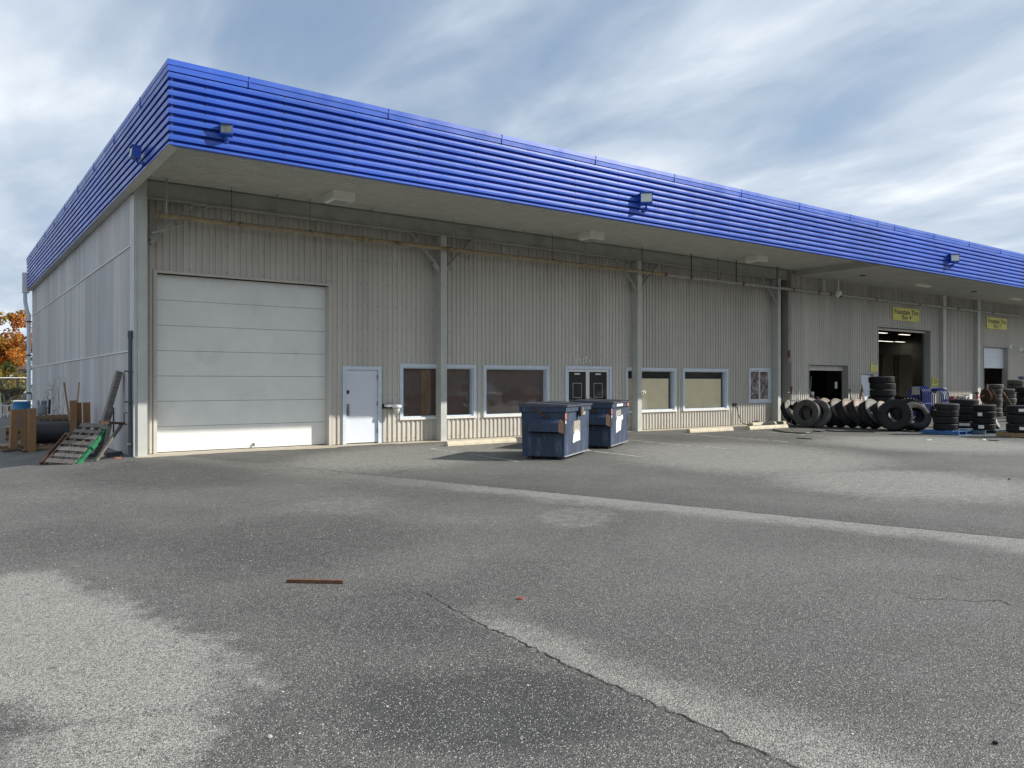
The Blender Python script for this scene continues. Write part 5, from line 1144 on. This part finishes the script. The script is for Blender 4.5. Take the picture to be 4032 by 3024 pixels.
def tree(x, y, z, H, rx, rz_, mats, label, seed, n=5200, trunk_h=2.2):
    t = thing('autumn_tree', label, 'tree', (x, y, z)); rg = random.Random(seed)
    m = MB(); m.tube([(0, 0, -.1), (.05, 0, trunk_h * .6), (.0, .1, trunk_h), (.1, .05, H * .75)], [.22, .17, .14, .04], 9); tips = []
    for k in range(9):
        a = k * 2.4 + rg.uniform(-.4, .4); h0 = trunk_h * .8 + (H * .6 - trunk_h * .8) * k / 9; ln = rx * rg.uniform(.55, .9)
        p1 = Vector((math.cos(a) * ln * .5, math.sin(a) * ln * .5, h0 + ln * .45)); p2 = Vector((math.cos(a) * ln, math.sin(a) * ln, h0 + ln * .75)); m.tube([(0, 0, h0), p1, p2], [.09, .06, .02], 6); tips.append(p2); tips.append(p1)
    m.build('trunk', 'bark', t, True)
    cl = []
    for k in range(46):
        u = rg.uniform(-1, 1); a = rg.uniform(0, 6.28); r = rg.random() ** .45; s_ = math.sqrt(1 - u * u)
        cl.append((Vector((rx * r * s_ * math.cos(a), rx * r * s_ * math.sin(a), trunk_h + (H - trunk_h) * (.5 + .5 * u * r))), rg.uniform(.35, .8) * rx * .36))
    for mi, mt in enumerate(mats):
        lf = MB()
        for k in range(n // len(mats)):
            c, r = cl[((rg.randrange(len(cl)) // len(mats)) * len(mats) + mi) % len(cl) if rg.random() < .7 else rg.randrange(len(cl))]
            d = Vector((rg.gauss(0, 1), rg.gauss(0, 1), rg.gauss(0, 1))).normalized() * r * rg.random() ** .4; p = c + d; s_ = rg.uniform(.06, .13)
            a1 = Vector((rg.gauss(0, 1), rg.gauss(0, 1), rg.gauss(0, 1))).normalized(); b1 = a1.cross(Vector((rg.gauss(0, 1), rg.gauss(0, 1), rg.gauss(0, 1)))).normalized()
            lf.quad(p - a1 * s_, p - b1 * s_ * .6, p + a1 * s_, p + b1 * s_ * .6)
        lf.build('crown', mt, t, fix=False)
tree(0.4, 60, ZF, 9.4, 2.9, 1, ['leaf_yellowgreen', 'leaf_orange'], 'yellow-green autumn tree behind the fence at the left edge', 11, 9000)
tree(3.6, 63, ZF, 7.2, 2.3, 1, ['leaf_orange', 'leaf_orange', 'leaf_yellowgreen'], 'orange-red autumn tree behind the fence next to the wall end', 12, 9000)
tree(-2.5, 66, ZF, 8.5, 3.0, 1, ['leaf_orange', 'leaf_yellowgreen'], 'taller autumn tree farther left behind the fence', 13, 7000)
tree(3.0, 53.5, ZF, 3.0, 1.2, 1, ['leaf_green', 'leaf_yellowgreen'], 'small dark green tree right behind the chain-link fence', 14, 4000, .9)
# vehicles inside the tall bay
def bay_truck():
    t = thing('box_truck', 'pale box truck with a rear ladder parked deep inside the tall bay', 'truck', (45.6, 24.9, .012), R_(-18))
    m = MB(); m.prism([(-1.1, .9), (-1.1, 3.1), (-.95, 3.35), (.95, 3.35), (1.1, 3.1), (1.1, .9)], lambda a, b: (a, -1.2, b), lambda a, b: (a, 3.4, b)); m.build('box_body', 'tan_wall', t)
    m = MB()
    for a in (-.25, .02): m.cyl((a, -1.24, .8), (a, -1.24, 3.3), .02, n=6)
    for k in range(8): m.cyl((-.25, -1.24, .95 + .3 * k), (.02, -1.24, .95 + .3 * k), .015, n=6)
    m.build('ladder', 'black_plastic', t, True); B(-1.0, 1.0, -1.1, 3.4, .6, .9).build('chassis', 'black_plastic', t)
    for a in (-.95, .65):
        for y_ in (0, 2.8): MB().cyl((a, y_, .45), (a + .3, y_, .45), .45, n=18).build('wheel', 'rubber_black', t, True)
bay_truck()
car(41.0, 23.2, R_(70), 'car_black', 'dark pickup with a roof standing inside the tall bay', .012, True, 'parked_pickup')
def red_machine():
    t = thing('tire_machine', 'red machine with a grey arm inside the low open doorway', 'machine', (31.3, 20.5, .012), R_(10)); MB().prism([(-.45, 0), (.55, 0), (.5, .75), (.2, 1.05), (-.3, .8)], lambda a, b: (a, -.25, b), lambda a, b: (a, .25, b)).build('cabinet', 'red_paint', t)
    MB().bar((.1, -.27, .85), (-1.0, -.3, 1.55), .16, .1).build('arm', 'steel_grey', t); MB().tube([(.2, 0, 1.0), (.3, 0, 1.5), (.5, .05, 2.0)], .02).build('lever', 'steel_grey', t, True); B(-.35, -.1, -.33, -.27, 1.02, 1.3).build('guard', 'paper_white', t); MB().prism([(.1, .5), (.7, .45), (.6, .95), (.3, 1.1)], lambda a, b: (a, -.36, b), lambda a, b: (a, -.26, b)).build('side_panel', 'steel_grey', t)
red_machine()
t = thing('paper_notice', 'white paper notice on the jamb inside the low open doorway', 'notice', (32.75, 20.02, 1.45)); B(-.09, .09, -.01, .0, 0, .30).build('sheet', 'paper_white', t)
# ------------------------------------------------------------------ ground behind the photographer, seen only in the glass
def bank():
    m = MB(); xs = [-60 + 6 * i for i in range(32)]; prof = ((-22, 0), (-24, 2.0), (-27, 4.0), (-33, 5.5), (-45, 6.0))
    rg = random.Random(2)
    for x in xs:
        for y, z in prof: m.v.append((x + rg.uniform(-1, 1), y + rg.uniform(-.6, .6), z * rg.uniform(.8, 1.2)))
    n = len(prof)
    for i in range(len(xs) - 1):
        for j in range(n - 1): m.f.append((i * n + j, (i + 1) * n + j, (i + 1) * n + j + 1, i * n + j + 1))
    struct('hillside', m, 'hill_green', fix=False)
bank()
t = thing('retaining_wall', 'long grey wall across the lot, seen mirrored in the windows', 'wall', (20, -20, 0))
for k in range(22): B(-60 + 6 * k, -60 + 6 * k + 5.97, -.15, .15, 0, 2.6).build('wall_panel', 'wall_grey', t)
car(33.0, -10.0, R_(80), 'car_white', 'white car across the lot mirrored in the middle window', 0, True); car(38.5, -11.0, R_(95), 'car_black', 'black car across the lot mirrored beside the white one', 0); car(49.0, -10.5, R_(85), 'car_white', 'white car across the lot mirrored in the boarded windows', 0, True); car(22.0, -11.0, R_(90), 'car_black', 'dark car across the lot mirrored in the left window', 0, True)
print('objects', len(bpy.data.objects))
